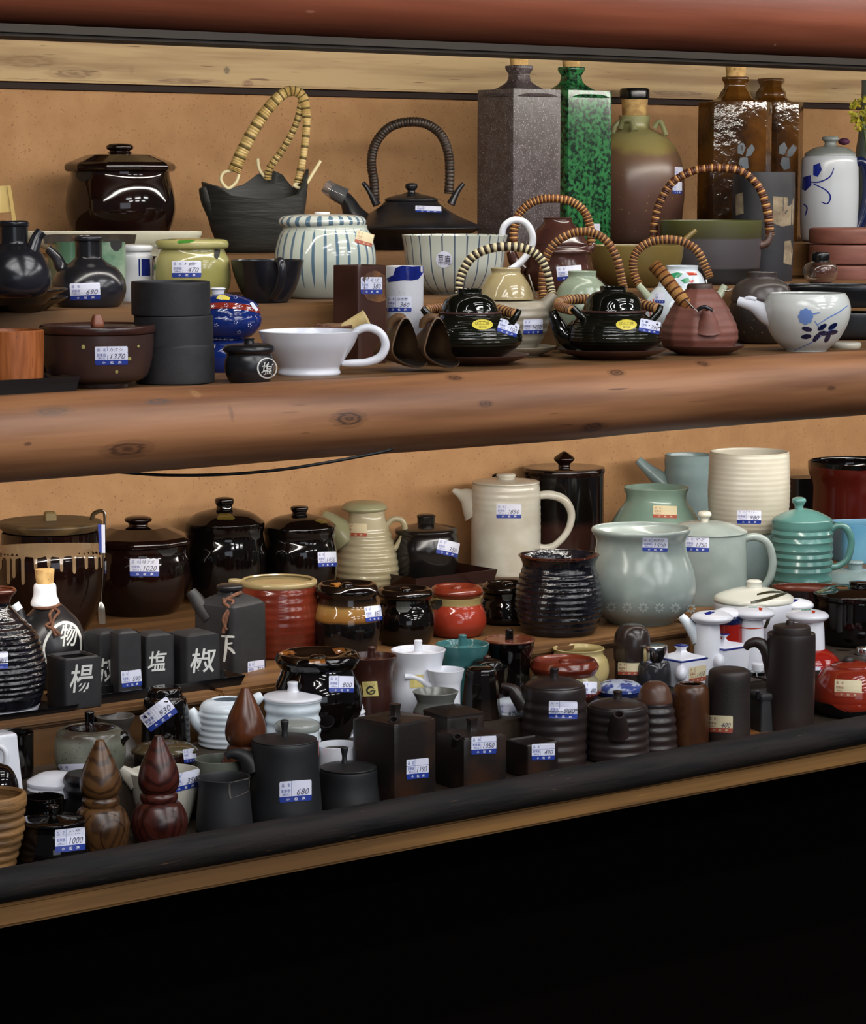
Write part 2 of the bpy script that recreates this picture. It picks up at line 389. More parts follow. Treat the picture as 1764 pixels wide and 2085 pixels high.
MT = dict(
 paper=M('paper', '#d3d6e8', .6), paper_old=M('old_paper', '#cfc3a0', .7), tagblue=M('label_blue', '#1a348c', .5), tagred=M('label_red', '#9c4a38', .5),
 white_ink=M('white_ink', '#e6e8f2', .5), blue_ink=M('blue_ink', '#34489a', .6), red_ink=M('red_ink', '#94503c', .6), pencil=M('pencil', '#44445a', .6),
 wick_a=M('rattan', '#b88a50', .45, '#9a6838', 60), wick_b=M('rattan_dark', '#5c301c', .5, '#3a1c12', 80), wick_p=M('rattan_pale', '#c9ae74', .5, '#a98c52', 60),
 wick_c=M('rattan_cream', '#d8cba0', .5), wick_k=M('rattan_black', '#1c1511', .45, '#2e221a', 90),
 bglaze=M('black_glaze', '#070505', .06, '#0c0706', 25, bump=.12, bscale=45), brglaze=M('dark_brown_glaze', '#0f0706', .07, '#190a07', 20, bump=.1, bscale=30),
 bmatte=M('matte_black', '#19191b', .5, '#141416', 60), bsemi=M('satin_black', '#151518', .3, '#1e1e22', 30, bump=.1, bscale=90),
 bclay=M('dark_clay', '#201a19', .5, '#2c221e', 18, bump=.25, bscale=400), grayblk=M('grey_black_clay', '#212124', .6, '#1b1b1e', 80, bump=.15, bscale=600),
 white=M('white_porcelain', '#dfe1e8', .12, '#d3d6e0', 12), whiteblue=M('blue_white_porcelain', '#c6d2dc', .14, '#d8e0e6', 20, bump=.1, bscale=40),
 cream=M('cream_glaze', '#c2bfb3', .22, '#b6b1a2', 25, speck=('#8a7a60', 420, .73)), celadon=M('celadon', '#8d9894', .2, '#818c88', 20),
 celgreen=M('green_celadon', '#738c80', .2, '#7e978a', 14), celblue=M('blue_celadon', '#82979a', .25, '#768a8c', 14), turq=M('turquoise_glaze', '#507c77', .18, '#426c68', 12),
 teal=M('teal_glaze', '#3a686a', .15), sky=M('sky_blue_glaze', '#4c80a0', .3, '#5e92ac', 12), red=M('red_glaze', '#582018', .12, '#4a1810', 14), redglz=M('iron_red_glaze', '#682818', .16, '#561e12', 25, bump=.2, bscale=60),
 redp=M('bright_red_glaze', '#8e1c14', .08), cork=M('cork', '#c9a56a', .8, '#a88450', 90, speck=('#7a5a34', 160, .68)), brown=M('brown_glaze', '#3a201a', .25, '#2e1814', 20, bump=.1),
 gwood=M('olive_wood', '#5c3e22', .3, '#442c16', 20, rings=('#2c1a0e', 60), stretch=(1, 1, .45)), rwood=M('red_wood', '#4a2018', .28, '#381610', 20, rings=('#200a08', 60), stretch=(1, 1, .45)), cwood=M('chestnut_wood', '#5a301a', .25, '#4a2614', 20, stretch=(4, 4, .5)),
 clay=M('reddish_clay', '#6e4136', .55, '#7c4c40', 16, stretch=(1, 1, 5), bump=.15, bscale=200), clayd=M('brown_clay', '#4a3228', .5, '#3a2620', 40, bump=.2, bscale=200),
 hole=M('dark_opening', '#040303', .6), chrome=M('chrome', '#c8c8c8', .12, metal=1), steel=M('steel', '#a8a49c', .25, metal=1), glass=M('clear_glass', '#f0f4f4', .03, trans=1),
 bluep=M('cobalt_blue', '#1c2a80', .12, '#141e64', 30), bluel=M('pale_cobalt', '#6a86c0', .2), blued=M('dark_cobalt', '#101a40', .2), greenp=M('green_paint', '#2a8a5c', .2), redpt=M('red_paint', '#b8402a', .2), yel=M('yellow_paper', '#d8c84c', .5), gold=M('amber_glaze', '#8a5c26', .12, '#a8783a', 30),
 twine=M('twine', '#4c2c1c', .8, '#6a432c', 300), lacquer=M('black_lacquer', '#0c0c0e', .22), brlac=M('brown_lacquer', '#26100f', .25), amber=M('amber_brown_glaze', '#2c1a0c', .1, '#54330f', 14, bump=1, bscale=70),
)
# ---------------- the place: wall, shelves, logs ----------------
def raypt(px, py, Y):
    d = FW*F0+RT*(px-IW/2)+UP*(IH/2-py); return d*(Y/d.y)
X0, X1 = .7, 5.2
def kn(px, py, Y, a, b, h='#2a140c'): return (tuple(raypt(px, py, Y)), a, b, h)
def bar(name, y0, y1, z0, z1, mat, label, cat, bev=.004, kind=None, x0=X0, x1=X1):
    o = box(name, x0, x1, y0, y1, z0, z1, mat, bev); tagit(o, label, None if kind else cat, None, kind); return o
pb = M('particle_board', '#b4885c', .75, '#a67a50', 25, ncon=(.35, .7), speck=('#936444', 260, .64))
box('wall_back', X0, X1, 3.42, 3.46, -.9, 1.0, pb, 0)['kind'] = 'structure'
plank = M('pale_plank', '#b09468', .55, '#8c6c44', 5, ncon=(.42, .62), stretch=(.5, 6, 9), spots=[kn(462, 143, 3.385, .007, .007, '#2a241c'), kn(60, 125, 3.385, .07, .014, '#7a5c34'), kn(150, 150, 3.385, .05, .010, '#6e4e2c'), kn(380, 165, 3.385, .08, .005, '#6e4a2c'), kn(505, 170, 3.385, .012, .007, '#6a3c24'), kn(268, 142, 3.385, .006, .008, '#8a6a40'), kn(1380, 190, 3.385, .1, .006, '#5c4028')], speck=('#6e4c2c', 26, .66))
t1 = box('trim_1', X0, X1, 3.385, 3.42, .1439, .5, plank, .003); t1['kind'] = 'structure'
bx = box('trim_shadow', X0, X1, 3.405, 3.42, .1345, .1439, M('shadow_line_dark', '#22100a', .8), 0); bx['kind'] = 'structure'  # dark strip standing in for the shadow line below the wall board
box('floor', -3, 8, -7, 4, -1.62, -1.6, M('dark_floor', '#0e0b09', .8, spec=.1), 0)['kind'] = 'structure'
box('trim_3', X0, X1, 2.78, 2.82, -1.6, -.76, M('under_panel', '#080504', .9, spec=.05), 0)['kind'] = 'structure'
def log(name, Yc, Zc, r, mat, label, cat, amp=.004, seed=1):
    rnd = random.Random(seed); n = 180; seg = 40; V = []; Fc = []
    ph = [rnd.uniform(0, 6.28) for _ in range(8)]
    for k in range(n+1):
        x = X0+(X1-X0)*k/n
        for i in range(seg):
            t = 2*math.pi*i/seg
            q = r+amp*(.5*math.sin(x*2.3+ph[0]+math.cos(t))+.35*math.sin(x*5.1+ph[1]+2*math.cos(t+ph[2]))+.2*math.sin(x*11+ph[3]+2*t)+.12*math.sin(x*23+3*t+ph[4]))
            V.append((x, Yc+q*math.cos(t), Zc+q*math.sin(t)))
    for k in range(n):
        for i in range(seg): j = (i+1) % seg; Fc.append((k*seg+i, k*seg+j, (k+1)*seg+j, (k+1)*seg+i))
    Fc += [tuple(range(seg)), tuple(n*seg+i for i in range(seg))[::-1]]
    o = mkobj(name, V, Fc, mat); tagit(o, label, cat); return o
logm = M('log_wood', '#9a6a46', .5, '#6a4228', 6, ncon=(.36, .66), stretch=(.35, 5, 5), bump=.3, bscale=30, speck=('#4a2816', 30, .72), spots=[kn(705, 852, 2.572, .030, .013), kn(985, 822, 2.572, .014, .006), kn(1270, 760, 2.575, .018, .005), kn(1448, 742, 2.58, .014, .004), kn(110, 838, 2.575, .03, .006, '#5a4638'), kn(56, 904, 2.57, .006, .0025), kn(1690, 790, 2.572, .010, .004), kn(1210, 870, 2.575, .026, .008), kn(260, 915, 2.572, .040, .012, '#3a2216'), kn(330, 818, 2.575, .022, .004, '#4e4440'), kn(408, 803, 2.58, .008, .005, '#a07850'), kn(940, 770, 2.58, .016, .004), kn(470, 840, 2.572, .004, .012, '#6a4630')])
logt = M('log_wood_red', '#8c4c34', .5, '#6a3420', 5, ncon=(.38, .66), stretch=(.3, 5, 5), bump=.25, bscale=30, speck=('#c08a70', 60, .80), spots=[kn(645, 23, 2.55, .008, .002, '#b87e66'), kn(1604, 90, 2.55, .002, .0015, '#e0c0b0')])
log('log_beam', 2.61, .2287, .058, logt, 'reddish round log beam along the top shelf edge', 'beam', .0025, 3)
log('log_beam', 2.615, -.2792, .0465, logm, 'brown knotty round log beam along the front of the middle shelf', 'beam', .0025, 5)
log('log_rail', 2.455, -.7325, .0190, M('charred_log', '#121213', .75, '#241e1c', 14, stretch=(.5, 4, 4), bump=1, bscale=50, speck=('#5a4632', 60, .72), spec=.25), 'dark grey rounded rail along the front of the lowest shelf', 'rail', .0016, 9)
wood = M('shelf_wood', '#74512c', .55, '#5c3e20', 6, stretch=(.4, 5, 5), speck=('#4c3018', 22, .7))
woodd = M('shelf_wood_dark', '#32261a', .6, '#261c12', 6, stretch=(.4, 5, 5))
bar('support_rail', 2.573, 2.65, .1570, .1700, M('rail_wood', '#30261b', .65, '#261d14', 6, stretch=(.4, 5, 5)), 'dark narrow wooden rail running under the top log beam', 'rail')
bar('shelf_board', 2.64, 3.415, .24, .262, woodd, 'flat board of the top shelf resting above the round log beam', 'shelf board')
bar('shelf_board', 2.625, 3.415, -.262, -.234, wood, 'flat board of the middle shelf level with the knotty log beam', 'shelf board')
bar('shelf_step', 2.90, 3.412, -.2335, -.155, wood, 'lower wooden step on the middle shelf carrying the second row of pots', 'shelf step')
bar('shelf_step', 3.15, 3.41, -.1545, -.0986, wood, 'upper wooden step at the back of the middle shelf under the tall bottles', 'shelf step')
bar('shelf_board', 2.478, 3.415, -.756, -.7355, woodd, 'lowest shelf board behind the dark front rail', 'shelf board')
XS = raypt(1418, 1275, 2.742).x
bar('shelf_ledge', 2.60, 2.7415, -.735, -.680, woodd, 'low ledge on the lowest shelf under the mugs and small jars', 'shelf step', x1=XS)
bar('shelf_ledge', 2.60, 2.8295, -.735, -.680, woodd, 'deeper low ledge at the right under the white mushroom-topped jugs', 'shelf step', x0=XS+.001)
bar('shelf_step', 2.742, 3.412, -.6352, -.6225, wood, 'upper plank of the wooden step under the black kanji blocks', 'shelf step', x1=1.83)
bar('shelf_step', 2.742, 3.412, -.6352, -.6225, wood, 'wooden step running right from under the black bottle to the grey pot', 'shelf step', x0=1.832, x1=XS)
bar('shelf_step', 2.830, 3.412, -.6352, -.6225, wood, 'recessed wooden step at the right under the celadon mugs and cups', 'shelf step', x0=XS+.001)
bar('shelf_step', 2.750, 3.412, -.735, -.6355, wood, 'lower plank of the front wooden step behind the small teapots', 'shelf step', x1=XS)
bar('shelf_step', 2.835, 3.412, -.735, -.6355, wood, 'lower plank of the recessed step behind the mushroom-topped jugs', 'shelf step', x0=XS+.001)
bar('front_board', 2.450, 2.477, -.777, -.7505, M('edge_board', '#866032', .6, '#684824', 8, stretch=(.4, 5, 5), speck=('#a88450', 40, .73)), 'light brown edge board fixed below the dark front rail', 'board')
T = Thing
# cable hanging under the middle log
c = T('electric_cable', 'thin black cable sagging below the knotty middle log beam', 'cable', 500, -.33, Y=2.64)
c.tube('cable', MT['bmatte'], [(230, 958), (330, 966), (450, 966), (560, 958), (660, 944), (780, 922), (800, 915)], 3.2); c.done()

# ================= middle shelf, back step =================
t = T('lidded_pot', 'glossy dark brown lidded pot standing alone against the upper wall', 'pot', 247, 'C', Y=3.29)
b = t.lathe('body', MT['brglaze'], [(74, 508), (80, 500), (98, 468), (109, 440), (111, 415), (107, 385), (101, 362), (100, 350)])
l = t.lathe('lid', MT['brglaze'], [(106, 350, 's'), (111, 346), (111, 337), (104, 331, 's'), (66, 316, 's'), (30, 313), (24, 310)], ngon=(10, 5), sharp=12)
t.lathe('knob', MT['brglaze'], [(22, 314), (21, 308), (27, 304), (27, 298), (20, 294), (8, 293)], parent=l)
t.paint(b, MT['hole'], [[(160, 351), (192, 351), (188, 364), (176, 374), (166, 371), (160, 362)]], name='spoon_notch'); t.done()

t = T('basket_handle_teapot', 'charcoal boat-shaped ceramic pourer with tall pale cane handle', 'teapot', 524, 'C', Y=3.24)
V = []; Fc = []; seg = 48; rows = [(0, 62), (.12, 78), (.35, 92), (.6, 100), (.82, 104), (1, 106)]
def rim(u, back=False):   # rim height profile in px as function of left-right position
    pts = [(-1, 371), (-.6, 386), (-.25, 376), (.05, 352), (.3, 345), (.5, 356), (.7, 384), (.9, 372), (1, 345)] if back else [(-1, 371), (-.82, 378), (-.5, 398), (0, 404), (.5, 404), (.8, 396), (.93, 372), (1, 345)]
    for (a, ya), (b_, yb_) in zip(pts, pts[1:]):
        if a <= u <= b_: return ya+(yb_-ya)*(u-a)/(b_-a)
    return 372
mm = []
for k, (h, rx) in enumerate(rows+[(1.0, 100), (.8, 92), (.3, 80)]):
    for i in range(seg):
        a = 2*math.pi*i/seg; u = math.cos(a); wv = math.sin(a)
        front = wv < 0
        yt = rim(u) if front else rim(u, True)
        y = 518+(yt-518)*h
        lean = -2 if h < .3 else 0
        px = 524+rx*u*(1.0+.06*h*(u < -.8))+lean
        q = t.P(px, y, 0); V.append((q.x, wv*rx*.62*t.s, q.z))
n = len(rows)+3
for k in range(n-1):
    for i in range(seg): j = (i+1) % seg; Fc.append((k*seg+i, k*seg+j, (k+1)*seg+j, (k+1)*seg+i))
Fc += [tuple(range(seg))[::-1], tuple((n-1)*seg+i for i in range(seg))]
cl = M('charcoal_clay', '#2a2b29', .5, '#1e1f1e', 10, stretch=(1, 1, 7), bump=.8, bscale=35)
bo = t.mesh('body', cl, V, Fc, sharp=60)
t.tube('spout', cl, [(450, 440, 8), (430, 405, 10), (420, 380, 12)], [26, 21, 14], open_end=True)
h = t.arch('handle', [(478, 350, 6), (500, 300, 4), (535, 240, 0), (572, 198, -2), (600, 187, -4), (620, 203, -6), (626, 250, -4), (620, 310, 0), (608, 372, 4)], [12, 11, 10.5, 10, 9, 9, 7, 6.5, 7.5], 62, (0, 0, 0, 1), [MT['wick_p'], M('cane_gap', '#5a4a20', .6)])
t.arch('handle_strut', [(618, 205, -10), (606, 250, -20), (580, 300, -28), (552, 340, -32), (546, 366, -34)], [8, 6, 6, 7, 7], 34, (0, 0, 1), [MT['wick_p'], M('cane_gap', '#5a4a20', .6)])
for pth in ([(478, 348, 6), (458, 352, 12), (452, 368, 14), (466, 384, 16), (482, 372, 12), (488, 356, 8)], [(610, 372, 4), (600, 378, 6), (618, 382, 8), (640, 350, 6), (654, 328, 4)], [(546, 366, -34), (530, 345, -36), (526, 322, -36)]):
    t.tube('cane_tie', MT['wick_c'], pth, 3.4, label='pale cane tie loop')
tg = T.__dict__
pp = Part(); pp.cx = 0; pp.dy = 0; pp.sq = .62; pp.round = True; pp.pr = [(62*t.s, 0), (78*t.s, 20*t.s), (92*t.s, 48*t.s), (104*t.s, 110*t.s), (106*t.s, 150*t.s)]; pp.o = bo
t.tag(pp, 586, 425, 27, 32, '1700', slope=.1); t.done()

t = T('iron_style_kettle', 'black wide-shouldered kettle with tall dark wrapped arch handle', 'kettle', 838, 'C', Y=3.25)
b = t.lathe('body', MT['bsemi'], [(84, 507), (92, 498), (118, 478), (139, 467), (141, 462), (130, 455), (96, 440), (66, 422), (55, 411)])
l = t.lathe('lid', MT['bsemi'], [(50, 413, 's'), (54, 409), (53, 405), (40, 400), (18, 395), (12, 392)])
t.lathe('knob', MT['bsemi'], [(9, 394), (8, 388), (12, 383), (12, 376), (6, 373)], parent=l)
t.tube('spout', MT['bsemi'], [(748, 468, 6), (722, 438, 6), (706, 408, 4), (678, 384, 2)], [30, 22, 15, 10], open_end=True)
t.tube('spout_cover', M('clear_plastic', '#e8eaf0', .08, trans=.9), [(704, 402, 4), (684, 392, 4), (663, 378, 2)], [19, 17, 14], open_end=True, label='clear plastic spout protector')
t.arch('handle', [(764, 408), (762, 370), (757, 330), (766, 292), (792, 262), (828, 250), (866, 253), (896, 273), (912, 308), (916, 350), (914, 395)], 8.5, 44, (0, 1), [MT['wick_k'], M('dark_cane', '#33241a', .5)])
for a, b_ in (((740, 372), (768, 418)), ((944, 374), (918, 416))):
    t.tube('handle_lug', MT['bsemi'], [(a[0], a[1], 0), ((a[0]+b_[0])/2, (a[1]+b_[1])/2-4, 2), (b_[0], b_[1], 6)], [4, 6, 9])
t.tag(b, 872, 427, 52, 13, '', slope=.03); t.done()

def sqbottle(label, cx, Y, xl, xr, xn, ys, yn, yl, mat, lipr, ang, cork_top, taps=None):
    t = T('square_bottle', label, 'bottle', cx, 'C', Y=Y, group=None)
    hw = (xr-xl)/2; cc = (xr+xl)/2
    b = t.lathe('body', mat, [(hw-3, 520, 's'), (hw, 514), (hw, ys+10), (hw-1, ys, 's')], sq=(14, ang), cx=cc)
    s2 = t.lathe('shoulder', mat, [(hw-2, ys, 's'), (hw*.85, ys-8), (hw*.55, ys-18), (lipr*.95, ys-30), (lipr*.78, ys-42), (lipr*.78, yl+16), (lipr, yl+6), (lipr, yl, 's'), (lipr*.7, yl-1)], sq=(4, ang), cx=cc)
    t.lathe('cork', MT['cork'], [(lipr*.62, yl+1), (lipr*.68, cork_top)], cx=cc)
    return t, b
t, b = sqbottle('tall square bottle in speckled grey-brown matte glaze with cork', 1056, 3.205, 972, 1140, 1045, 200, 165, 137, M('grey_speckle', '#4a4243', .38, '#3a3030', 70, speck=('#8c8489', 520, .60)), 28, 38, 122); t.done()
t, b = sqbottle('tall square bottle mottled bright green over black', 1161, 3.27, 1080, 1243, 1157, 202, 168, 140, M('green_mottle', '#10261a', .2, '#2f7040', 150, ncon=(.42, .58)), 27, 41, 126)
t.tag(b, 1207, 466, 28, 20, ''); t.done()
t = T('corked_jug', 'round-shouldered brown jug with olive neck, small ears and black-capped cork', 'jug', 1290, 'C', Y=3.338)
b = t.lathe('body', M('ash_brown_glaze', '#6a4c40', .28, ramp=[(0, '#3c2822'), (.45, '#5c4036'), (.68, '#6e5440'), (.76, '#8a7c4a'), (1, '#94946a')], rampn=.16, nscale=22, speck=('#8a7642', 170, .70)), [(88, 515), (94, 500), (101, 430), (103, 385), (99, 340), (86, 305), (62, 278), (38, 266), (31, 258), (32, 238)], inner=4, squash=.92)
t.lathe('cork', MT['cork'], [(24, 244), (27, 203)]); t.lathe('cap', MT['lacquer'], [(29, 204), (30, 200), (30, 186), (27, 182)])
for pth in ([(1262, 262, 24), (1268, 248, 34), (1284, 250, 40), (1290, 270, 48)], [(1246, 285, 20), (1250, 262, 26), (1262, 248, 24)], [(1330, 262, 20), (1342, 250, 24), (1354, 278, 30)]):
    t.tube('ear', M('olive_glaze', '#8c8c66', .2), pth, [6, 5, 5, 8][:len(pth)])
t.tag(b, 1380, 353, 17, 22, ''); t.tag(b, 1377, 384, 19, 24, ''); t.done()
for i, (cx, Y, hw, yl, lb) in enumerate(((1494, 3.235, 74, 160, 'faceted amber-brown glazed bottle with cork, beside the brown jug'), (1566, 3.345, 66, 163, 'faceted amber-brown glazed bottle without cork, beside the blue and white jug'))):
    t = T('faceted_bottle', lb, 'bottle', cx, 'C', Y=Y)
    b = t.lathe('body', MT['amber'], [(hw-4, 515, 's'), (hw, 505), (hw, 232), (hw-2, 222, 's'), (hw*.8, 212), (hw*.5, 202), (30, 190), (23, 180), (23, yl+12), (27, yl+5), (27, yl)], ngon=(8, 10), sharp=14, inner=3)
    if i == 0: t.lathe('cork', MT['cork'], [(19, yl+4), (21, 134)])
    x = cx+20+i*12
    t.paint(b, M('slate_leaf', '#4a5058', .35), [[(x-14, 300), (x-4, 292), (x+2, 304), (x-4, 318), (x-14, 316)], [(x+4, 308), (x+14, 296), (x+20, 306), (x+12, 320), (x+2, 322)], [(x-8, 322), (x+6, 324), (x+8, 345), (x-4, 348), (x-12, 336)]]); t.done()
t = T('cylinder_vase', 'dark grey cylindrical vase with torn paper patches, in front of the amber bottles', 'vase', 1553, 'B', Y=3.095)
b = t.lathe('body', M('slate_matte', '#2c2c31', .5, '#212127', 14), [(58, 600, 's'), (60, 590), (62, 480), (63, 400), (62, 352)], inner=4)
t.paint(b, M('torn_paper', '#8a7c66', .8, '#6c5e4c', 60), [[(1572, 402), (1613, 405), (1613, 458), (1590, 463), (1572, 456)], [(1596, 492), (1608, 490), (1613, 510), (1610, 540), (1594, 536)], [(1497, 398), (1512, 394), (1514, 436), (1498, 440)]], name='paper_patch'); t.done()
t = T('painted_jug', 'white jug painted with cobalt scrolls, blue handle and grey domed lid', 'jug', 1688, 'C', Y=3.25)
b = t.lathe('body', M('greyish_porcelain', '#b4b9c0', .2), [(52, 505), (57, 490), (59, 400), (57, 330), (52, 320), (50, 316)])
l = t.lathe('lid', M('grey_lid', '#7c8280', .2), [(52, 318), (50, 312), (34, 302), (14, 297), (12, 290), (17, 286), (16, 280), (6, 278)])
t.tube('handle', MT['blued'], [(1730, 335, 10), (1752, 330, 6), (1764, 360, 0), (1762, 420, 0), (1745, 465, 4), (1722, 462, 12)], [10, 10, 11, 12, 11, 12])
t.paint(b, MT['bluep'], [[(1655, 338), (1668, 334), (1672, 348), (1664, 362), (1655, 358)], [(1634, 362), (1650, 358), (1652, 378), (1640, 390), (1633, 386)]], [([(1650, 372), (1668, 372), (1688, 362), (1696, 344)], 3), ([(1656, 376), (1680, 388), (1690, 402), (1684, 416), (1672, 412)], 3), ([(1636, 416), (1644, 424), (1640, 440)], 3)])
t.done()
t = T('bud_vase', 'grey-green vase holding yellow flowers, at the right edge of the upper shelf', 'vase', 1765, 'C', Y=3.31)
t.lathe('body', M('grey_green_glaze', '#4c5450', .3), [(22, 505), (27, 470), (27, 330), (20, 270), (16, 190), (16, 166)], inner=3)
t.done()
t = T('flower_bunch', 'bunch of yellow artificial flowers in the grey-green vase', 'flowers', 1762, 'C', Y=3.24)
V = []; Fc = []; mi = []
for k in range(130):
    a = random.uniform(0, 6.28); rr = random.uniform(0, 1)**.5*34; c = t.P(1750+rr*math.cos(a)*.7, 232+rr*math.sin(a)*1.1, random.uniform(-18, 18))
    q = random.uniform(3, 6)*t.s; ax = Vector([random.gauss(0, 1) for _ in range(3)]).normalized(); e1 = ax.orthogonal().normalized(); e2 = ax.cross(e1)
    i0 = len(V); V.append(c+ax*q*.3)
    for j in range(6): V.append(c+(e1*math.cos(j*1.047)+e2*math.sin(j*1.047))*q)
    for j in range(6): Fc.append((i0, i0+1+j, i0+1+(j+1) % 6)); mi.append(0)
t.mesh('blossoms', [M('yellow_petal', '#b4a428', .6, '#8c8a24', 100)], V, Fc, smooth=False)
t.tube('stem', M('leaf_green', '#3c4c20', .6), [(1764, 330), (1760, 290, 4), (1752, 240, 6)], 2.5)
t.ball('purple_bloom', M('purple_petal', '#4a1c3c', .7), 1716, 289, 12, 7, label='small purple bloom')
t.done()
t = T('wooden_holder', 'pale wooden upright rack piece at the left edge of the upper shelf', 'rack', 2, 'C', Y=3.27)
pw = M('pale_wood', '#c8b070', .6, '#b49a58', 8, stretch=(8, 8, 1))
def slab(t, nm, m, quad, d0, d1, parent=None, label=None):
    V = [t.P(x, y, d0) for x, y in quad]+[t.P(x, y, d1) for x, y in quad]
    n = len(quad); Fc = [tuple(range(n)), tuple(range(2*n-1, n-1, -1))]+[(i, i+n, (i+1) % n+n, (i+1) % n) for i in range(n)]
    Fc = [f[::-1] for f in Fc]
    return t.mesh(nm, m, V, Fc, smooth=False, parent=parent, label=label)
slab(t, 'side_panel', pw, [(-40, 382), (20, 378), (25, 432), (-40, 436)], 6, -10)
slab(t, 'upright', pw, [(17, 378), (24, 378), (34, 450), (34, 512), (26, 512), (26, 450)], 10, -8)
slab(t, 'rear_upright', pw, [(-40, 436), (-34, 436), (-34, 512), (-40, 512)], 6, -10); t.done()
t = T('oval_plate', 'long pale grey-white plate behind the honey pot and soy bottles', 'plate', 232, 'C', Y=3.185)
t.lathe('plate', M('pale_stoneware', '#bdbba9', .35, '#aeab98', 20), [(120, 518, 's'), (130, 510), (168, 492), (178, 480), (179, 472)], inner=4, squash=.28); t.done()

# ================= middle shelf, lower step =================
def soy(name, label, cx, kw, neck, body, spout, mat, tier='B', inner=5):
    t = T(name, label, 'soy bottle', cx, tier, **kw)
    b = t.lathe('body', mat, body+neck, inner=inner)
    t.tube('spout', mat, *spout, open_end=True); return t, b
sb = M('satin_black_glaze', '#17171a', .2, '#222228', 20, bump=.08, bscale=30)
stk = T('round_plate', 'upper of two stacked black plates under the left black soy bottle', 'plate', 20, 'B', yb=622, rb=70, group='black plates under soy bottle', lift=.012)
stk.lathe('plate', MT['lacquer'], [(70, 606), (90, 602), (114, 592), (117, 588), (113, 588), (88, 596), (60, 598)]); stk.done()
stk = T('round_plate', 'lower of two stacked black plates under the left black soy bottle', 'plate', 20, 'B', yb=636, rb=72, group='black plates under soy bottle')
stk.lathe('plate', MT['lacquer'], [(72, 628), (90, 620), (114, 609), (117, 604), (113, 604), (80, 610), (60, 612)]); stk.done()
t, b = soy('soy_bottle', 'black soy bottle on two plates at the left edge, short upright spout', 30, dict(yb=606, rb=50, lift=.0285), [(34, 500), (29, 494, 's'), (29, 466), (29, 462, 's'), (31, 460), (31, 453), (28, 451)],
    [(52, 600), (66, 590), (74, 572), (72, 545), (56, 515)], ([(60, 530, 20), (68, 508, 16), (76, 486, 10), (86, 472, 8)], [17, 14, 12, 11]), sb)
t.done()
t, b = soy('soy_bottle', 'round black soy bottle with curved spout, priced 690', 182, dict(yb=627, rb=55), [(40, 536), (28, 526, 's'), (27, 520), (27, 494), (27, 491, 's'), (31, 490), (31, 483), (28, 481)],
    [(60, 622), (68, 612), (75, 592), (73, 570), (60, 548)], ([(148, 560, 10), (128, 545, 6), (118, 525, 2), (100, 506, 0)], [20, 13, 11, 8]), sb)
t.tag(b, 174, 594, 60, 34, '690', rot=2); t.done()
t = T('square_dish', 'green-glazed square pot with spout notch beneath a carved wooden board', 'pot', 178, 'B', Y=3.06)
b = t.lathe('body', M('green_white_glaze', '#5c7a66', .2, '#9aac98', 14, ncon=(.45, .6), ramp=[(0, '#8a6c40'), (.25, '#9aa68c'), (.6, '#587860'), (1, '#3c5c48')], rampn=.1), [(70, 605), (76, 590), (79, 540), (78, 492)], sq=(5, 12))
t.paint(b, MT['hole'], [[(225, 492), (249, 492), (248, 505), (240, 513), (232, 512), (226, 504)]], name='spoon_notch'); t.done()
t = T('carved_board', 'dark carved wooden board lying on the green square pot', 'board', 180, 'B', Y=3.06, lift=.0775)
q = [t.P(*p) for p in ((88, 486, 40), (248, 487, 40), (278, 468, 0), (250, 457, -50), (110, 461, -50))]
top = [Vector((v.x, v.y, .012)) for v in q]; bot = [Vector((v.x*.96, v.y*.96, 0)) for v in q]
V = bot+top; t.mesh('board', M('carved_dark_wood', '#3a2c20', .6, '#241a12', 16, stretch=(4, 1, 1), bump=1, bscale=60), V, [(4, 3, 2, 1, 0), (5, 6, 7, 8, 9)]+[(i, (i+1) % 5, (i+1) % 5+5, i+5) for i in range(5)], smooth=False); t.done()
t = T('lidded_jar', 'small white jar with blue vertical bands behind the black cylinder stack', 'jar', 276, 'B', Y=3.08)
b = t.lathe('body', MT['white'], [(34, 590), (36, 580), (37, 530), (33, 518), (32, 512)])
t.lathe('lid', MT['white'], [(34, 512), (36, 509), (36, 502), (30, 499), (8, 498)])
t.paint(b, MT['bluep'], [[(289, 528), (312, 528), (312, 562), (289, 562)], [(283, 528), (286, 528), (286, 562), (283, 562)]]); t.done()
t = T('honey_pot', 'yellow-green glazed lidded pot with side knob, priced 470', 'pot', 392, 'B', Y=3.0)
ygm = M('yellow_green_glaze', '#a09a68', .14, '#8e8a50', 12, speck=('#6c8a3a', 14, .66))
b = t.lathe('body', ygm, [(58, 628), (64, 620), (76, 590), (79, 560), (76, 530), (68, 514), (66, 506)])
l = t.lathe('lid', ygm, [(68, 507, 's'), (74, 503), (74, 493), (66, 488), (40, 486), (10, 485)])
t.paint(l, M('green_glaze_spot', '#3e7a2c', .12), [[(362, 494), (372, 489), (392, 488), (400, 491), (388, 496), (366, 498)]])
t.paint(b, MT['hole'], [[(437, 508), (449, 508), (447, 522), (442, 530), (436, 524)]], name='spoon_notch')
t.ball('side_knob', M('green_glaze', '#46683c', .12), 326, 546, 11, 13, 20); t.tag(b, 381, 549, 58, 33, '470', name_txt='1合'); t.done()
t = T('handled_cup', 'black flaring cup with its handle turned to the front and white foot', 'cup', 545, 'B', Y=2.932)
b = t.lathe('body', sb, [(40, 622, 's'), (44, 616), (58, 590), (68, 560), (75, 530)], inner=3)
t.lathe('foot', MT['white'], [(38, 627, 's'), (40, 621, 's')]); t.tube('handle', sb, [(566, 535, 68), (572, 536, 84), (574, 560, 88), (566, 588, 72), (556, 604, 52)], [9, 9, 8, 8, 9]); t.done()
strp = M('striped_porcelain', '#b9c0b6', .1, '#aeb6ae', 10, stripes=(26, .13, '#2c5674', .12, .97), bump=.05, bscale=15)
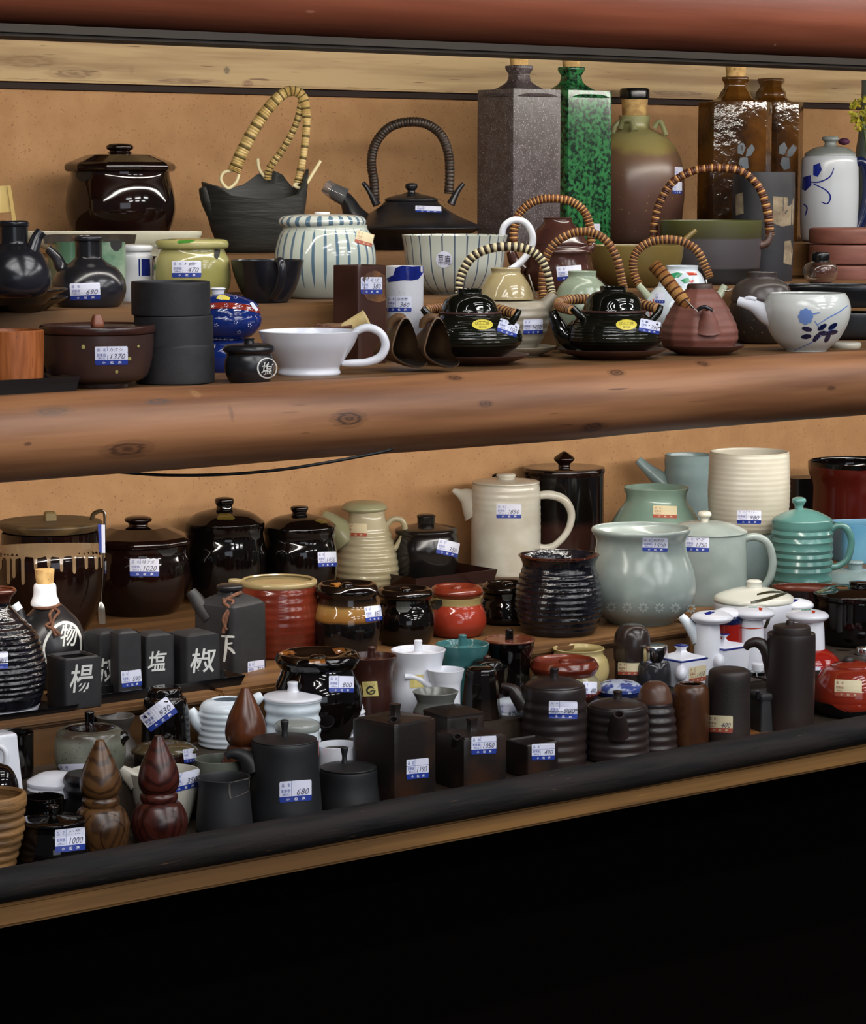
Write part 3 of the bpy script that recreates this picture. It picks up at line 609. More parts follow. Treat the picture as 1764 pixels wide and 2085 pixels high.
t = T('striped_jar', 'pale lidded jar with blue brushed vertical stripes and old sticker', 'jar', 663, 'B', Y=3.005)
b = t.lathe('body', strp, [(72, 622), (80, 614), (95, 580), (103, 540), (102, 510), (94, 480), (86, 466), (86, 458)])
l = t.lathe('lid', M('striped_lid_glaze', '#bcc2bc', .08, stripes=(24, .2, '#2c5674', -.2, .9)), [(84, 461, 's'), (89, 456), (89, 449), (80, 441), (50, 437), (10, 436)], cx=657)
t.lathe('knob', MT['white'], [(14, 438), (16, 434), (12, 432)], cx=657, parent=l); t.tag(b, 742, 487, 36, 26, '', rot=-14, kind='red'); t.done()
bowlm = M('striped_bowl_glaze', '#b6bab0', .14, stripes=(26, .06, '#1f3d5e', -.3, 1.3))
t = T('striped_bowl', 'white bowl with thin blue stripes, round maker sticker and loop handle', 'bowl', 926, 'B', Y=3.0)
b = t.lathe('body', bowlm, [(52, 612, 's'), (56, 608), (76, 592), (94, 560), (101, 530), (104, 500), (108, 479)], inner=4)
t.tube('handle', MT['white'], [(1020, 492, 20), (1026, 462, 22), (1046, 449, 20), (1070, 455, 14), (1084, 480, 10), (1080, 508, 8), (1058, 536, 10), (1028, 556, 16)], 7)
t.paint(b, MT['paper'], [[(905+16.5*math.cos(a*.3142), 530+16.5*math.sin(a*.3142)) for a in range(20)]], name='round_sticker'); t.paint(b, MT['pencil'], texts=[('草', 893, 520, 904, 541, .004, 0), ('庵', 906, 521, 918, 541, .004, 0)], name='sticker_writing', eps=.0007); t.done()
brt = M('brown_purple_glaze', '#38201c', .16, '#472a24', 18)
t = T('handled_pot', 'brown glazed pot with large rattan arch handle, behind the striped bowl', 'teapot', 1136, 'B', Y=3.0)
b = t.lathe('body', brt, [(52, 600), (60, 592), (70, 560), (67, 535), (66, 520), (70, 512), (64, 502), (64, 496)])
t.lathe('lid', brt, [(62, 497, 's'), (60, 492), (46, 470), (32, 456), (28, 448), (29, 444), (26, 443)])
t.tube('side_lug', brt, [(1190, 510, 10), (1203, 505, 8), (1207, 496, 4)], [8, 8, 6])
t.arch('handle', [(1048, 512, 6), (1046, 470, 4), (1058, 435), (1085, 412), (1120, 405), (1160, 410), (1188, 430), (1201, 462), (1204, 502, 4)], 7.5, 52)
t.tube('side_spout', brt, [(1070, 548, 8), (1050, 535, 8), (1040, 512, 6)], [18, 13, 9], open_end=True)
t.tag(b, 1159, 556, 50, 28, '850', rot=5); t.done()
t = T('ochre_bowl', 'ochre-olive glazed bowl behind the rattan-handled small pots', 'bowl', 1296, 'B', Y=3.035)
b = t.lathe('body', M('ochre_glaze', '#7c6c3c', .3, '#6a5a30', 8, speck=('#3c3018', 200, .72)), [(50, 592), (60, 586), (82, 560), (92, 530), (96, 500)], inner=5)
t.tube('lip_handle', M('ochre_glaze', '#7c6c3c', .3), [(1375, 512, 12), (1394, 488, 10), (1416, 469, 6)], [8, 6, 5]); t.done()
t = T('arch_handled_pot', 'green-rimmed grey cylinder pot under a large dark rattan arch handle', 'pot', 1447, 'B', yb=581, rb=96)
b = t.lathe('body', M('banded_glaze', '#3c3a3e', .4, ramp=[(0, '#0c0a0a'), (.24, '#0e0b0b'), (.27, '#403c40'), (.70, '#444044'), (.73, '#343018'), (1, '#4a4c28')], rampn=.01), [(94, 575, 's'), (97, 568), (99, 545), (102, 510), (104, 450)], inner=5)
t.arch('handle', [(1330, 492), (1333, 450), (1344, 410), (1368, 372), (1410, 349), (1460, 343), (1510, 352), (1544, 385), (1560, 430), (1566, 480)], [7, 7, 7, 7, 7, 7, 7, 7, 8, 8], 60, (1, 1, 0), [MT['wick_a'], MT['wick_b']]); t.tube('lug', MT['clayd'], [(1356, 500, 14), (1338, 496, 10), (1328, 486, 4)], [9, 8, 6]); t.tube('lug', MT['clayd'], [(1545, 500, 14), (1560, 494, 10), (1567, 476, 4)], [9, 8, 6]); t.done()
t = T('clay_stack_box', 'reddish-brown round clay box in stacked tiers at the right edge', 'box', 1732, 'B', Y=3.08)
for a, b_ in ((578, 538), (536, 497), (495, 464)): t.lathe('tier', MT['clay'], [(82, a, 's'), (85, a-3), (85, b_+5), (80, b_, 's')], label=None)
t.done()
t = T('glass_jar', 'small round glass jar with black stopper before the brown clay box', 'jar', 1671, 'B', Y=2.95)
t.lathe('body', MT['glass'], [(20, 582), (30, 572), (35, 555), (32, 540), (20, 532), (15, 528)], inner=2); t.lathe('stopper', MT['lacquer'], [(16, 535), (18, 530), (18, 518), (14, 513)]); t.done()
# ================= middle shelf, front =================
def boxthing(name, label, cat, cx, tier, Y, wpx, dpx, hpx, mat, rot=0, wall=5, group=None, lift=0, flare=1.06):
    """shallow lacquer tray: outer size in px, hollow"""
    t = T(name, label, cat, cx, tier, Y=Y, group=group, lift=lift); s = t.s; w, d, h, k = wpx*s/2, dpx*s/2, hpx*s, wall*s
    a = math.radians(rot)-t.rz
    def ring(x, y, z): return [Vector((math.cos(a)*p-math.sin(a)*q, math.sin(a)*p+math.cos(a)*q, z)) for p, q in ((-x, -y), (x, -y), (x, y), (-x, y))]
    V = ring(w/flare, d/flare, 0)+ring(w, d, h)+ring(w-k, d-k, h)+ring(w/flare-k, d/flare-k, k)
    Fc = [(3, 2, 1, 0), (12, 13, 14, 15)]
    for L0 in (0, 4, 8):
        for i in range(4): j = (i+1) % 4; Fc.append((L0+i, L0+j, L0+4+j, L0+4+i))
    t.mesh('tray', mat, V, Fc, smooth=False); t.done(); return t
boxthing('lacquer_tray', 'black lacquer tray under the orange wooden cup at the left', 'tray', 8, 'A', 2.70, 270, 150, 30, MT['lacquer'])
t = T('wooden_cup', 'orange-brown turned wooden cup standing on the black tray', 'cup', 28, 'A', Y=2.70, lift=.004)
t.lathe('cup', M('orange_wood', '#a05c30', .4, '#86481f', 30, stretch=(5, 5, .5), speck=('#5c2c14', 90, .7)), [(54, 778, 's'), (59, 770), (62, 720), (63, 674)], inner=9); t.done()
t = T('small_cup', 'small dark brown cup half hidden between wooden cup and brown pot', 'cup', 88, 'A', Y=2.80)
t.lathe('cup', MT['brown'], [(22, 765, 's'), (24, 758), (25, 700)], inner=3); t.done()
t = T('lidded_bowl', 'brown flaring lidded bowl with yellow dots, priced 1370', 'bowl', 200, 'A', yb=791, rb=62)
db = M('plum_brown_glaze', '#33231f', .3, '#3c2925', 12, ramp=[(0, '#a89c90'), (.045, '#9c9084'), (.06, '#3a2622'), (1, '#32231f')], rampn=.005, bump=.1, bscale=20)
b = t.lathe('body', db, [(60, 787, 's'), (61, 779, 's'), (76, 776), (97, 768), (107, 745), (113, 710), (114, 679)])
l = t.lathe('lid', MT['brown'], [(112, 679, 's'), (117, 675), (117, 664), (113, 661, 's'), (106, 665)])
t.lathe('knob', M('clay_knob', '#7c4630', .4), [(12, 668), (14, 660), (10, 645), (8, 641)], sq=(4, 20), parent=l)
t.paint(b, M('yellow_dot', '#9c9658', .4), [[(x+r*math.cos(a*.7854), y+r*1.15*math.sin(a*.7854)) for a in range(8)] for x, y, r in ((172, 708, 4), (281, 707, 2.5), (263, 732, 3.5), (237, 758, 3.2))], name='glaze_dots', cuts=0)
t.tag(b, 227, 726, 65, 37, '1370', slope=-.01, name_txt='カクシ'); t.done()
base = T('stacking_cup', 'bottom cup of three stacked matte black cylinders', 'cup', 357, 'A', yb=785, rb=76, group='stacked matte black cylinders')
zz = base.O.copy()
b = base.lathe('cup', MT['grayblk'], [(74, 781, 's'), (78, 777, 's'), (80, 772), (80, 706), (78, 702, 's')], inner=6); base.done()
for cx, y0, y1, nm in ((355, 706, 643, 'middle'), (350, 642, 575, 'top')):
    t = T('stacking_cup', nm+' cup of three stacked matte black cylinders', 'cup', cx, 'A', yb=785, rb=76, group='stacked matte black cylinders', lift=0)
    dz = (t.y0-y0)*t.sv; t.empty.location.z += dz; t.y0 = y0
    b = t.lathe('cup', MT['grayblk'], [(75, y0-1, 's'), (79, y0-4), (80, y0-8), (80, y1+4), (78, y1, 's')], inner=6); t.done()
imb = M('imari_blue', '#12245e', .08, '#162c72', 16)
t = T('imari_jar', 'cobalt blue lidded jar with red flowered band beside the black stack', 'jar', 456, 'A', Y=2.83)
b = t.lathe('body', imb, [(46, 772), (54, 755), (58, 725), (50, 700), (44, 691, 's'), (60, 682), (74, 665), (78, 650), (75, 640)])
l = t.lathe('lid', imb, [(76, 641, 's'), (74, 630), (66, 616), (40, 604), (18, 599), (8, 598)])
t.lathe('knob', MT['white'], [(12, 602), (13, 592), (16, 588), (12, 586)], cx=446, parent=l)
t.paint(l, M('imari_red', '#7a2418', .1), [[(385+ (i*145/14), 627-9*math.sin(math.pi*i/14)) for i in range(15)]+[(530-(i*145/14), 639-9*math.sin(math.pi*i/14)) for i in range(15)]], name='red_band')
fl = []
for x, y in ((436, 626), (462, 624), (490, 626), (512, 630), (442, 664), (480, 658), (508, 664), (487, 678), (460, 650), (480, 608), (452, 610)):
    for k in range(5): a = k*1.257; fl.append([(x+3.2*math.cos(a)+1.2*math.cos(j*1.57), y+3*math.sin(a)+1.2*math.sin(j*1.57)) for j in range(4)])
t.paint(b, MT['paper'], fl, name='white_flowers', eps=.0007, cuts=0)
t.paint(b, MT['paper'], strokes=[([(430, 690), (458, 692), (500, 688)], 3)], name='white_line')
t.paint(l, MT['yel'], [[(442, 610), (448, 602), (460, 603), (470, 608), (468, 613), (452, 612)]], name='yellow_sticker', eps=.0008)
t.paint(l, MT['paper'], [[(508, 619), (514, 616), (526, 632), (521, 636)]], name='torn_label', eps=.0008); t.done()
t = T('salt_jar', 'small black lidded jar with white circled salt character', 'jar', 508, 'A', yb=781, rb=40)
b = t.lathe('body', MT['bsemi'], [(38, 777, 's'), (42, 774), (50, 755), (50, 735), (46, 722), (48, 717)])
l = t.lathe('lid', MT['bsemi'], [(50, 717, 's'), (53, 713), (52, 707), (44, 701), (16, 699)]); t.lathe('knob', MT['bsemi'], [(11, 700), (10, 692), (12, 690), (10, 689)], parent=l)
ink = M('white_brush', '#c8cac6', .5)
t.paint(b, ink, strokes=[([(544+19*math.cos(a*.42-1), 750+20*math.sin(a*.42-1)) for a in range(16)], 3.2)], texts=[('塩', 532, 738, 556, 764, .01, .2)], name='circled_character'); t.done()
t = T('white_bowl', 'white porcelain bowl with thick loop handle on the right', 'bowl', 630, 'A', yb=767, rb=64)
b = t.lathe('body', MT['white'], [(62, 762, 's'), (64, 758), (62, 748), (70, 735), (90, 705), (99, 685), (103, 674)], inner=4)
t.tube('handle', MT['white'], [(712, 690, 10), (728, 674, 12), (752, 668, 12), (776, 680, 10), (785, 704, 8), (774, 727, 8), (748, 738, 8), (716, 740, 8), (696, 740, 8)], [7, 8, 8.5, 8.5, 9, 9, 8.5, 8, 6]); t.done()
oc = M('horn_clay', '#6a4e34', .5, '#4c3826', 20, bump=.4, bscale=90)
t = T('corked_flask', 'brown clay flask lying behind the white bowl, pale cork and dark twine', 'flask', 700, 'A', Y=2.80)
t.tube('body', oc, [(640, 700, 0), (665, 688, 6), (690, 680, 6), (705, 672, 6)], [34, 30, 24, 17]); t.tube('cork', M('pale_cork', '#c9b684', .7, '#b8a06a', 40), [(700, 674, 10), (728, 660, 12), (748, 650, 14)], [15, 18, 20])
t.tube('twine', MT['twine'], [(642, 668, 30), (665, 666, 34), (690, 668, 34), (718, 665, 36)], [3, 5, 3, 3]); t.tube('twine', MT['twine'], [(640, 670, 30), (650, 662, 32), (666, 670, 36), (660, 678, 34)], 3); t.done()
def horn(label, x0, Y):
    t = T('horn_vase', label, 'vase', x0, 'A', Y=Y, group='horn-shaped clay vases')
    # mouth outline relative to x0 (bottom ~754): drawn facing right-front
    mo = [(-4, 646), (6, 652), (14, 668), (21, 690), (26, 715), (34, 728), (42, 738), (36, 747), (20, 750), (0, 744), (-20, 732), (-30, 715), (-27, 695), (-20, 672), (-12, 655)]
    c = (2, 706); V = []; Fc = []; n = len(mo)*3
    out = []
    m = len(mo)
    for i in range(m):
        p0, p1, p2, p3 = mo[i-1], mo[i], mo[(i+1) % m], mo[(i+2) % m]
        for j in range(3):
            u = j/3; out.append([.5*(2*p1[a]+(p2[a]-p0[a])*u+(2*p0[a]-5*p1[a]+4*p2[a]-p3[a])*u*u+(3*p1[a]-p0[a]-3*p2[a]+p3[a])*u**3) for a in (0, 1)])
    # rings: tail -> mouth outer -> lip -> inside
    def R(f, cx, cy, d): 
        for x, y in out:
            px, py = x0+cx+(x-c[0])*f, cy+(y-c[1])*f; tw = (x-c[0])*.75
            V.append(t.P(px, py, d-tw*f*.4))
    R(.05, -66, 716, -112); R(.22, -62, 716, -104); R(.42, -48, 713, -80); R(.66, -30, 710, -46); R(.88, -12, 708, -8); R(1.0, 2, 706, 24); R(.95, 3, 706, 25); R(.84, 0, 707, 8); R(.55, -20, 710, -46); R(.2, -42, 712, -88)
    for k in range(9):
        for i in range(n): j = (i+1) % n; Fc.append((k*n+i, k*n+j, (k+1)*n+j, (k+1)*n+i))
    Fc += [tuple(range(n))[::-1], tuple(9*n+i for i in range(n))]
    b = t.mesh('body', [oc, M('horn_inside_shade', '#241a10', .7)], V, Fc, sharp=60, mi=[0]*(6*n)+[1]*(3*n)+[0, 1])  # inner faces coloured darker: the cavity's shade is painted into the clay
    t.tube('hanging_knob', oc, [(x0-34, 668, 8), (x0-30, 655, 10), (x0-16, 646, 16), (x0-4, 648, 22)], [7, 9, 9, 6]); t.done()
horn('horn-shaped clay vase with open mouth, directly right of the white bowl', 828, 2.675)
horn('horn-shaped clay vase with open mouth, touching the left black teapot', 894, 2.655)
t = T('square_vase', 'brown square vase with ochre patch behind the white bowl, priced 380', 'vase', 733, 'A', Y=2.845)
b = t.lathe('body', M('umber_glaze', '#3a211b', .32, '#442a22', 14), [(49, 728, 's'), (53, 720), (53, 556), (51, 548, 's')], sq=(14, 42), inner=10)
t.paint(b, M('ochre_patch', '#7c5228', .5, '#4c3020', 60), [[(748, 558), (765, 552), (784, 562), (785, 612), (770, 617), (758, 606), (748, 612), (741, 598), (743, 578), (738, 570)]], name='ochre_patch')
t.tag(b, 757, 583, 43, 34, '380', slope=-.02, name_txt='そば'); t.done()
t = T('speckled_cup', 'white speckled cup with dripping cobalt rim, priced 360', 'cup', 825, 'A', Y=2.85)
b = t.lathe('body', M('speckled_white', '#c4c6ce', .3, speck=('#5a5248', 500, .70), bump=.3, bscale=120), [(30, 728), (34, 715), (37, 640), (38, 543)], inner=4)
t.paint(b, MT['bluep'], [[(806, 548), (820, 543), (840, 545), (862, 543), (862, 556), (852, 570), (838, 573), (822, 572), (808, 574), (792, 576), (788, 568), (802, 562)]], name='blue_glaze')
t.tag(b, 813, 620, 50, 31, '360', slope=.02, name_txt='白志野'); t.done()

def plate(label, cx, Y, r, y, mat, lift=0):
    t = T('saucer', label, 'saucer', cx, 'A', Y=Y, lift=lift)
    t.lathe('saucer', mat, [(r*.62, t.y0, 's'), (r*.66, t.y0-3), (r*.9, t.y0-12), (r, t.y0-19), (r-3, t.y0-20), (r*.8, t.y0-13), (r*.5, t.y0-8)]); t.done(); return t
sau = M('brown_saucer', '#3c2420', .35, '#4a2e28', 20)
plate('pale grey saucer under the cream dobin, right of the left teapot', 1052, 2.835, 80, 715, M('grey_saucer', '#8a8270', .4))
plate('brown saucer under the left glossy black teapot', 965, 2.742, 112, 720, sau)
plate('brown saucer under the centre glossy black teapot', 1246, 2.715, 110, 720, sau)
plate('reddish clay saucer under the red clay teapot', 1432, 2.70, 84, 710, M('clay_saucer', '#4c2b24', .45))
t = T('dobin', 'cream-lidded stoneware dobin with black and cream wrapped arch handle', 'teapot', 1042, 'A', Y=2.838, lift=.009)
gb = M('greige_glaze', '#7c7468', .35, '#8a8272', 16, ramp=[(0, '#6c6258'), (.6, '#7a7266'), (.8, '#94897a'), (1, '#a0967c')], rampn=.03, speck=('#c0b8a4', 300, .70))
b = t.lathe('body', gb, [(46, 706), (56, 698), (72, 670), (78, 645), (74, 625), (66, 612)], ribs=(.8, 6))
t.tube('spout', gb, [(1090, 650, 10), (1108, 625, 8), (1128, 598, 6)], [22, 16, 8], open_end=True)
l = t.lathe('lid', M('honey_cream_glaze', '#a89870', .1, '#8c7a50', 14), [(57, 609, 's'), (56, 602), (48, 580), (36, 562), (30, 555), (31, 547, 's')], inner=5, cx=1030)
t.arch('handle', [(934, 600, 6), (936, 575, 5), (945, 548), (965, 522), (998, 507), (1040, 503), (1075, 509), (1098, 525), (1112, 550), (1120, 580), (1124, 598, 6)], [6, 7, 8, 8, 8, 8, 8, 8, 7, 7, 7], 40, (0, 1), [M('dark_cane_wrap', '#2a1c14', .5), MT['wick_c']])
t.tube('handle_hook', MT['steel'], [(1076, 560, 30), (1084, 585, 30), (1092, 606, 26)], 1.6)
t.tag(b, 1085, 666, 39, 30, '1450', slope=-.03); t.done()
bk = M('teapot_black_glaze', '#0d0e0a', .045, '#1a1c12', 10, ncon=(.45, .7))
def kyusu(label, cx, Y, topc, lid, body, stick, price, spoutp, lugs, wick, lift=.0085):
    t = T('teapot', label, 'teapot', cx, 'A', Y=Y, lift=lift, group=None)
    b = t.lathe('body', bk, body, ribs=(.5, 9, .2, .9))
    l = t.lathe('lid', bk, lid, cx=topc, inner=4)
    t.lathe('neck_rim', sau, [(body[-1][0]-2, body[-1][1]+4), (body[-1][0]+1, body[-1][1]+1), (body[-1][0]-1, body[-1][1]-2)])
    if spoutp: t.tube('spout', bk, *spoutp, open_end=True)
    for pth, r in lugs: t.tube('handle_lug', bk, pth, r)
    for pth, nb in wick: t.arch('handle', pth, 9, nb, (0, 1), [MT['wick_a'], MT['wick_b']])
    t.paint(b, MT['yel'], [[(stick[0]+21*math.cos(a*.3142), stick[1]+10.5*math.sin(a*.3142)) for a in range(20)]], name='oval_sticker')
    t.paint(b, M('olive_ink', '#7a7030', .6), name='sticker_writing', texts=[('ばんこ焼', stick[0]-14, stick[1]-6, stick[0]+14, stick[1]+1), ('萬古焼', stick[0]-7, stick[1]+3, stick[0]+8, stick[1]+7)], eps=.0007)
    t.tag(b, *price); t.done()
kyusu('glossy black teapot with wide body, left of the two, half hidden by horn vases', 958, 2.745, 956,
    [(60, 634, 's'), (58, 628), (50, 612), (36, 601), (26, 598), (26, 589, 's')], [(62, 716), (80, 708), (100, 696), (106, 685), (100, 668), (82, 652), (66, 642), (64, 636)],
    (982, 662), (1034, 668, 42, 28, '1100', -18), None,
    [([(1036, 664, 30), (1050, 645, 30), (1056, 632, 26)], [8, 7, 6]), ([(890, 652, 30), (872, 640, 32), (862, 628, 30)], [10, 8, 7])], [([(1050, 640, 0), (1010, 628, -66), (960, 624, -90), (900, 626, -66), (868, 632, 10)], 36)])
kyusu('glossy black teapot with spout to the left, in the centre of the row', 1250, 2.715, 1248,
    [(62, 632, 's'), (60, 626), (52, 606), (38, 595), (27, 592), (27, 584, 's')], [(58, 720), (76, 712), (94, 698), (98, 684), (94, 662), (78, 648), (66, 640), (66, 633)],
    (1275, 662), (1322, 665, 42, 26, '790', -10), ([(1180, 700, 10), (1150, 682, 10), (1134, 655, 6), (1124, 634, 4)], [26, 20, 14, 8]),
    [([(1326, 652, 20), (1340, 636, 18), (1344, 622, 14)], [8, 7, 6]), ([(1196, 655, 40), (1178, 640, 48), (1166, 628, 48)], [8, 8, 7])], [([(1338, 628, 0), (1290, 615, -66), (1240, 610, -86), (1180, 608, -70), (1140, 615, -30), (1142, 626, 10), (1165, 632, 48)], 56)])
t = T('small_teapot', 'pale celadon lidded pot with rattan arch handle behind the centre teapot', 'teapot', 1185, 'A', Y=2.84)
pc = M('pale_celadon', '#8f9c86', .18, '#a2a890', 14, speck=('#6c6448', 300, .72))
t.lathe('body', pc, [(40, 712), (50, 700), (60, 670), (60, 640), (54, 612)])
t.lathe('lid', pc, [(56, 612, 's'), (55, 606), (46, 582), (32, 568), (28, 562), (29, 553, 's')], inner=4)
t.arch('handle', [(1106, 606, 4), (1104, 575), (1110, 530), (1130, 496), (1165, 476), (1200, 474), (1232, 490), (1254, 525), (1264, 565), (1270, 590, 4)], 7.5, 54)
t.tube('lug', pc, [(1240, 625, 20), (1262, 612, 14), (1270, 590, 8)], [10, 8, 6]); t.done()
t = T('patterned_teapot', 'white teapot painted green and red, rattan handle, behind the clay teapot', 'teapot', 1388, 'A', Y=2.838)
b = t.lathe('body', MT['whiteblue'], [(44, 712), (58, 700), (78, 670), (86, 640), (76, 612), (58, 590), (48, 582)])
l = t.lathe('lid', MT['whiteblue'], [(50, 583, 's'), (48, 578), (40, 560), (32, 550), (33, 542, 's')], inner=4)
t.paint(l, MT['greenp'], [[(1360, 560), (1378, 556), (1390, 558), (1382, 566), (1366, 569)], [(1385, 572), (1400, 566), (1404, 574), (1394, 579)]]); t.paint(l, MT['redpt'], [[(1396, 556), (1416, 556), (1418, 561), (1402, 562)], [(1398, 573), (1412, 572), (1408, 578)]])
t.paint(b, MT['redpt'], strokes=[([(1326, 612), (1324, 630), (1326, 650)], 2), ([(1332, 610), (1330, 630), (1332, 650)], 2), ([(1320, 614), (1319, 630)], 2)])
t.tube('lug', pc, [(1330, 618, 20), (1316, 600, 14), (1300, 582, 8)], [12, 8, 7]); t.tube('lug', pc, [(1448, 622, 20), (1464, 600, 14), (1474, 582, 8)], [12, 8, 7])
t.tube('handle_wire', MT['steel'], [(1436, 570, 10), (1446, 592, 16), (1480, 592, 16), (1488, 588, 14)], 1.6)
t.arch('handle', [(1300, 580, 4), (1290, 555), (1290, 525), (1310, 500), (1345, 489), (1385, 492), (1416, 510), (1434, 542), (1444, 566, 4)], 7.5, 48); t.tag(b, 1344, 608, 20, 22, ''); t.done()
t = T('clay_teapot', 'red-brown ribbed clay teapot, spout forward, upright rattan side handle', 'teapot', 1424, 'A', Y=2.70, lift=.009)
b = t.lathe('body', MT['clay'], [(60, 703), (72, 698), (79, 684), (76, 662), (60, 630), (44, 606), (32, 592), (26, 586)], ngon=(10, 10), sharp=30, ribs=(.6, 8))
t.lathe('lid', MT['clayd'], [(27, 588), (26, 582), (24, 578)], parent=b)
t.tube('spout', MT['clay'], [(1440, 672, 58), (1441, 650, 66), (1438, 632, 72)], [30, 17, 9], open_end=True)
t.tube('spout_tip', MT['bsemi'], [(1420, 632, 74), (1434, 626, 76), (1450, 634, 74)], 4, label='dark spout guard')
t.arch('handle', [(1330, 540, 0), (1350, 562, 8), (1380, 600, 24), (1408, 634, 40)], 12, 26, (0, 0, 0, 1)); t.tube('handle_wire', MT['steel'], [(1396, 612, 48), (1408, 624, 54), (1420, 636, 60)], 1.6); t.done()
t = T('spouted_pourer', 'white porcelain pourer painted with a blue flower spray', 'teapot', 1642, 'A', yb=717, rb=42)
wr = M('warm_white_porcelain', '#cfd2ce', .1, '#c2c6c2', 10)
b = t.lathe('body', wr, [(41, 714, 's'), (44, 710), (64, 692), (82, 662), (89, 632), (85, 610), (78, 598)], inner=5)
t.tube('spout', MT['white'], [(1588, 652, 20), (1562, 640, 16), (1535, 624, 10), (1503, 614, 6)], [26, 21, 13, 9], open_end=True)
t.tube('spout_bridge', MT['white'], [(1540, 612, 14), (1526, 608, 12), (1516, 612, 10)], 5)
fl = [[(1640+10*math.cos(k*.785)+5.5*math.cos(j*.785), 646+11*math.sin(k*.785)+6*math.sin(j*.785)) for j in range(8)] for k in range(8)]
t.paint(b, MT['bluel'], fl+[[(1634, 640), (1648, 640), (1648, 654), (1634, 654)]], name='flower')
t.paint(b, MT['blued'], [[(cx+11*math.cos(a)*math.cos(j*.785)-5*math.sin(a)*math.sin(j*.785), cy+11*math.sin(a)*math.cos(j*.785)+5*math.cos(a)*math.sin(j*.785)) for j in range(8)] for cx, cy, a in ((1643, 671, .2), (1642, 686, -.1), (1662, 688, -.9), (1673, 667, -.6), (1676, 679, 0), (1694, 665, -.6), (1694, 677, -.2), (1684, 688, -1.1))], name='leaves')
t.paint(b, MT['bluel'], strokes=[([(1618, 714), (1640, 704), (1662, 692), (1680, 678), (1700, 668)], 2), ([(1664, 662), (1685, 648), (1706, 636), (1724, 622)], 2.6), ([(1648, 642), (1658, 640), (1668, 638)], 3), ([(1658, 655), (1668, 668)], 2)], name='stems'); t.done()
t = T('clay_pot', 'dark grey-brown lidded clay pot with speckled base, behind the white pourer', 'pot', 1550, 'A', Y=2.84)
t.lathe('body', M('speckled_dark_clay', '#1e1714', .4, '#2a201a', 20, speck=('#7c6a44', 260, .68)), [(42, 712), (52, 702), (64, 670), (66, 630), (58, 612)])
t.lathe('lid', M('grey_brown_clay', '#443c3a', .3, '#3a3230', 20), [(62, 613, 's'), (62, 604), (54, 582), (38, 570), (30, 566), (30, 555, 's')], inner=4); t.done()
t = T('black_basin', 'lower of two nested wide black basins behind the white pourer', 'basin', 1712, 'A', Y=2.845, group='black basins')
t.lathe('basin', MT['lacquer'], [(100, 722, 's'), (110, 715), (125, 690), (128, 642), (126, 636, 's')], squash=.45, inner=4); t.done()
t = T('black_basin', 'upper of two nested wide black basins behind the white pourer', 'basin', 1712, 'A', Y=2.845, lift=.049, group='black basins')
t.lathe('basin', MT['lacquer'], [(118, 636), (128, 630), (134, 596), (135, 584), (132, 580)], squash=.44, inner=4, sharp=50); t.done()
t = T('jar_lid', 'small flat white lid lying right of the blue-flowered pourer', 'lid', 1722, 'A', yb=710, rb=30)
t.lathe('lid', MT['cream'], [(30, 707, 's'), (32, 703), (31, 698), (26, 696)]); t.done()

# ================= lower shelf, rear =================
t = T('drip_glaze_pot', 'large brown pot with cream drip glaze and wooden lid at the far left', 'pot', 106, 'E', Y=3.25)
b = t.lathe('body', MT['brglaze'], [(62, 1290), (72, 1280), (92, 1245), (108, 1200), (113, 1160), (110, 1125), (100, 1108, 's'), (100, 1082)])
dg = M('cream_drip', '#7c644a', .1, '#8c765a', 14)
pl = [[(-4+i*14.6, 1110), (10.6+i*14.6, 1110), (10.6+i*14.6, 1136+(i%3)*2), (-4+i*14.6, 1136+(i+2)%3*2)] for i in range(15)]
for x, L_ in ((208, 1160), (196, 1164), (176, 1163), (152, 1172), (127, 1168), (102, 1160), (76, 1164), (51, 1192), (33, 1178), (22, 1190), (6, 1160)):
    pl.append([(x-7, 1134), (x+7, 1134), (x+3.4, 1142), (x+3.2, L_-4), (x+1.5, L_), (x-1.5, L_), (x-3.2, L_-4), (x-3.4, 1142)])
t.paint(b, dg, pl, name='drip_glaze', cuts=1)
l = t.lathe('lid', M('dark_wood_lid', '#3e3120', .5, '#5c4a2e', 12, stretch=(1, 6, 1)), [(96, 1080, 's'), (103, 1072), (106, 1066), (102, 1062, 's'), (4, 1060)])
t.lathe('lid_handle', M('brass_strap', '#6c5c38', .4), [(13, 1064, 's'), (13, 1046, 's'), (10, 1043)], sq=(8, 10), parent=l); t.done()
t = T('steel_ladle', 'thin steel ladle hanging on the drip-glazed pot rim with a blue tag', 'ladle', 210, 'E', Y=3.165)
t.tube('handle', MT['steel'], [(190, 1058, -30), (196, 1046, -16), (210, 1042, 0), (217, 1052, 4), (214, 1110, 4), (210, 1180, 3), (206, 1228, 2)], [4, 5, 6, 6, 4, 3, 3], flat=.4)
t.tube('bowl', MT['steel'], [(206, 1226, 2), (207, 1240, 3), (208, 1270, 3)], [3, 8, 8], flat=.3)
slab(t, 'price_label', MT['paper'], [(209, 1070), (217, 1070), (217, 1127), (209, 1127)], 9, 8, label='white half of a folded price tag'); slab(t, 'label_stripe', MT['tagblue'], [(203, 1069), (210, 1069), (210, 1127), (205, 1126)], 9.5, 8); t.done()
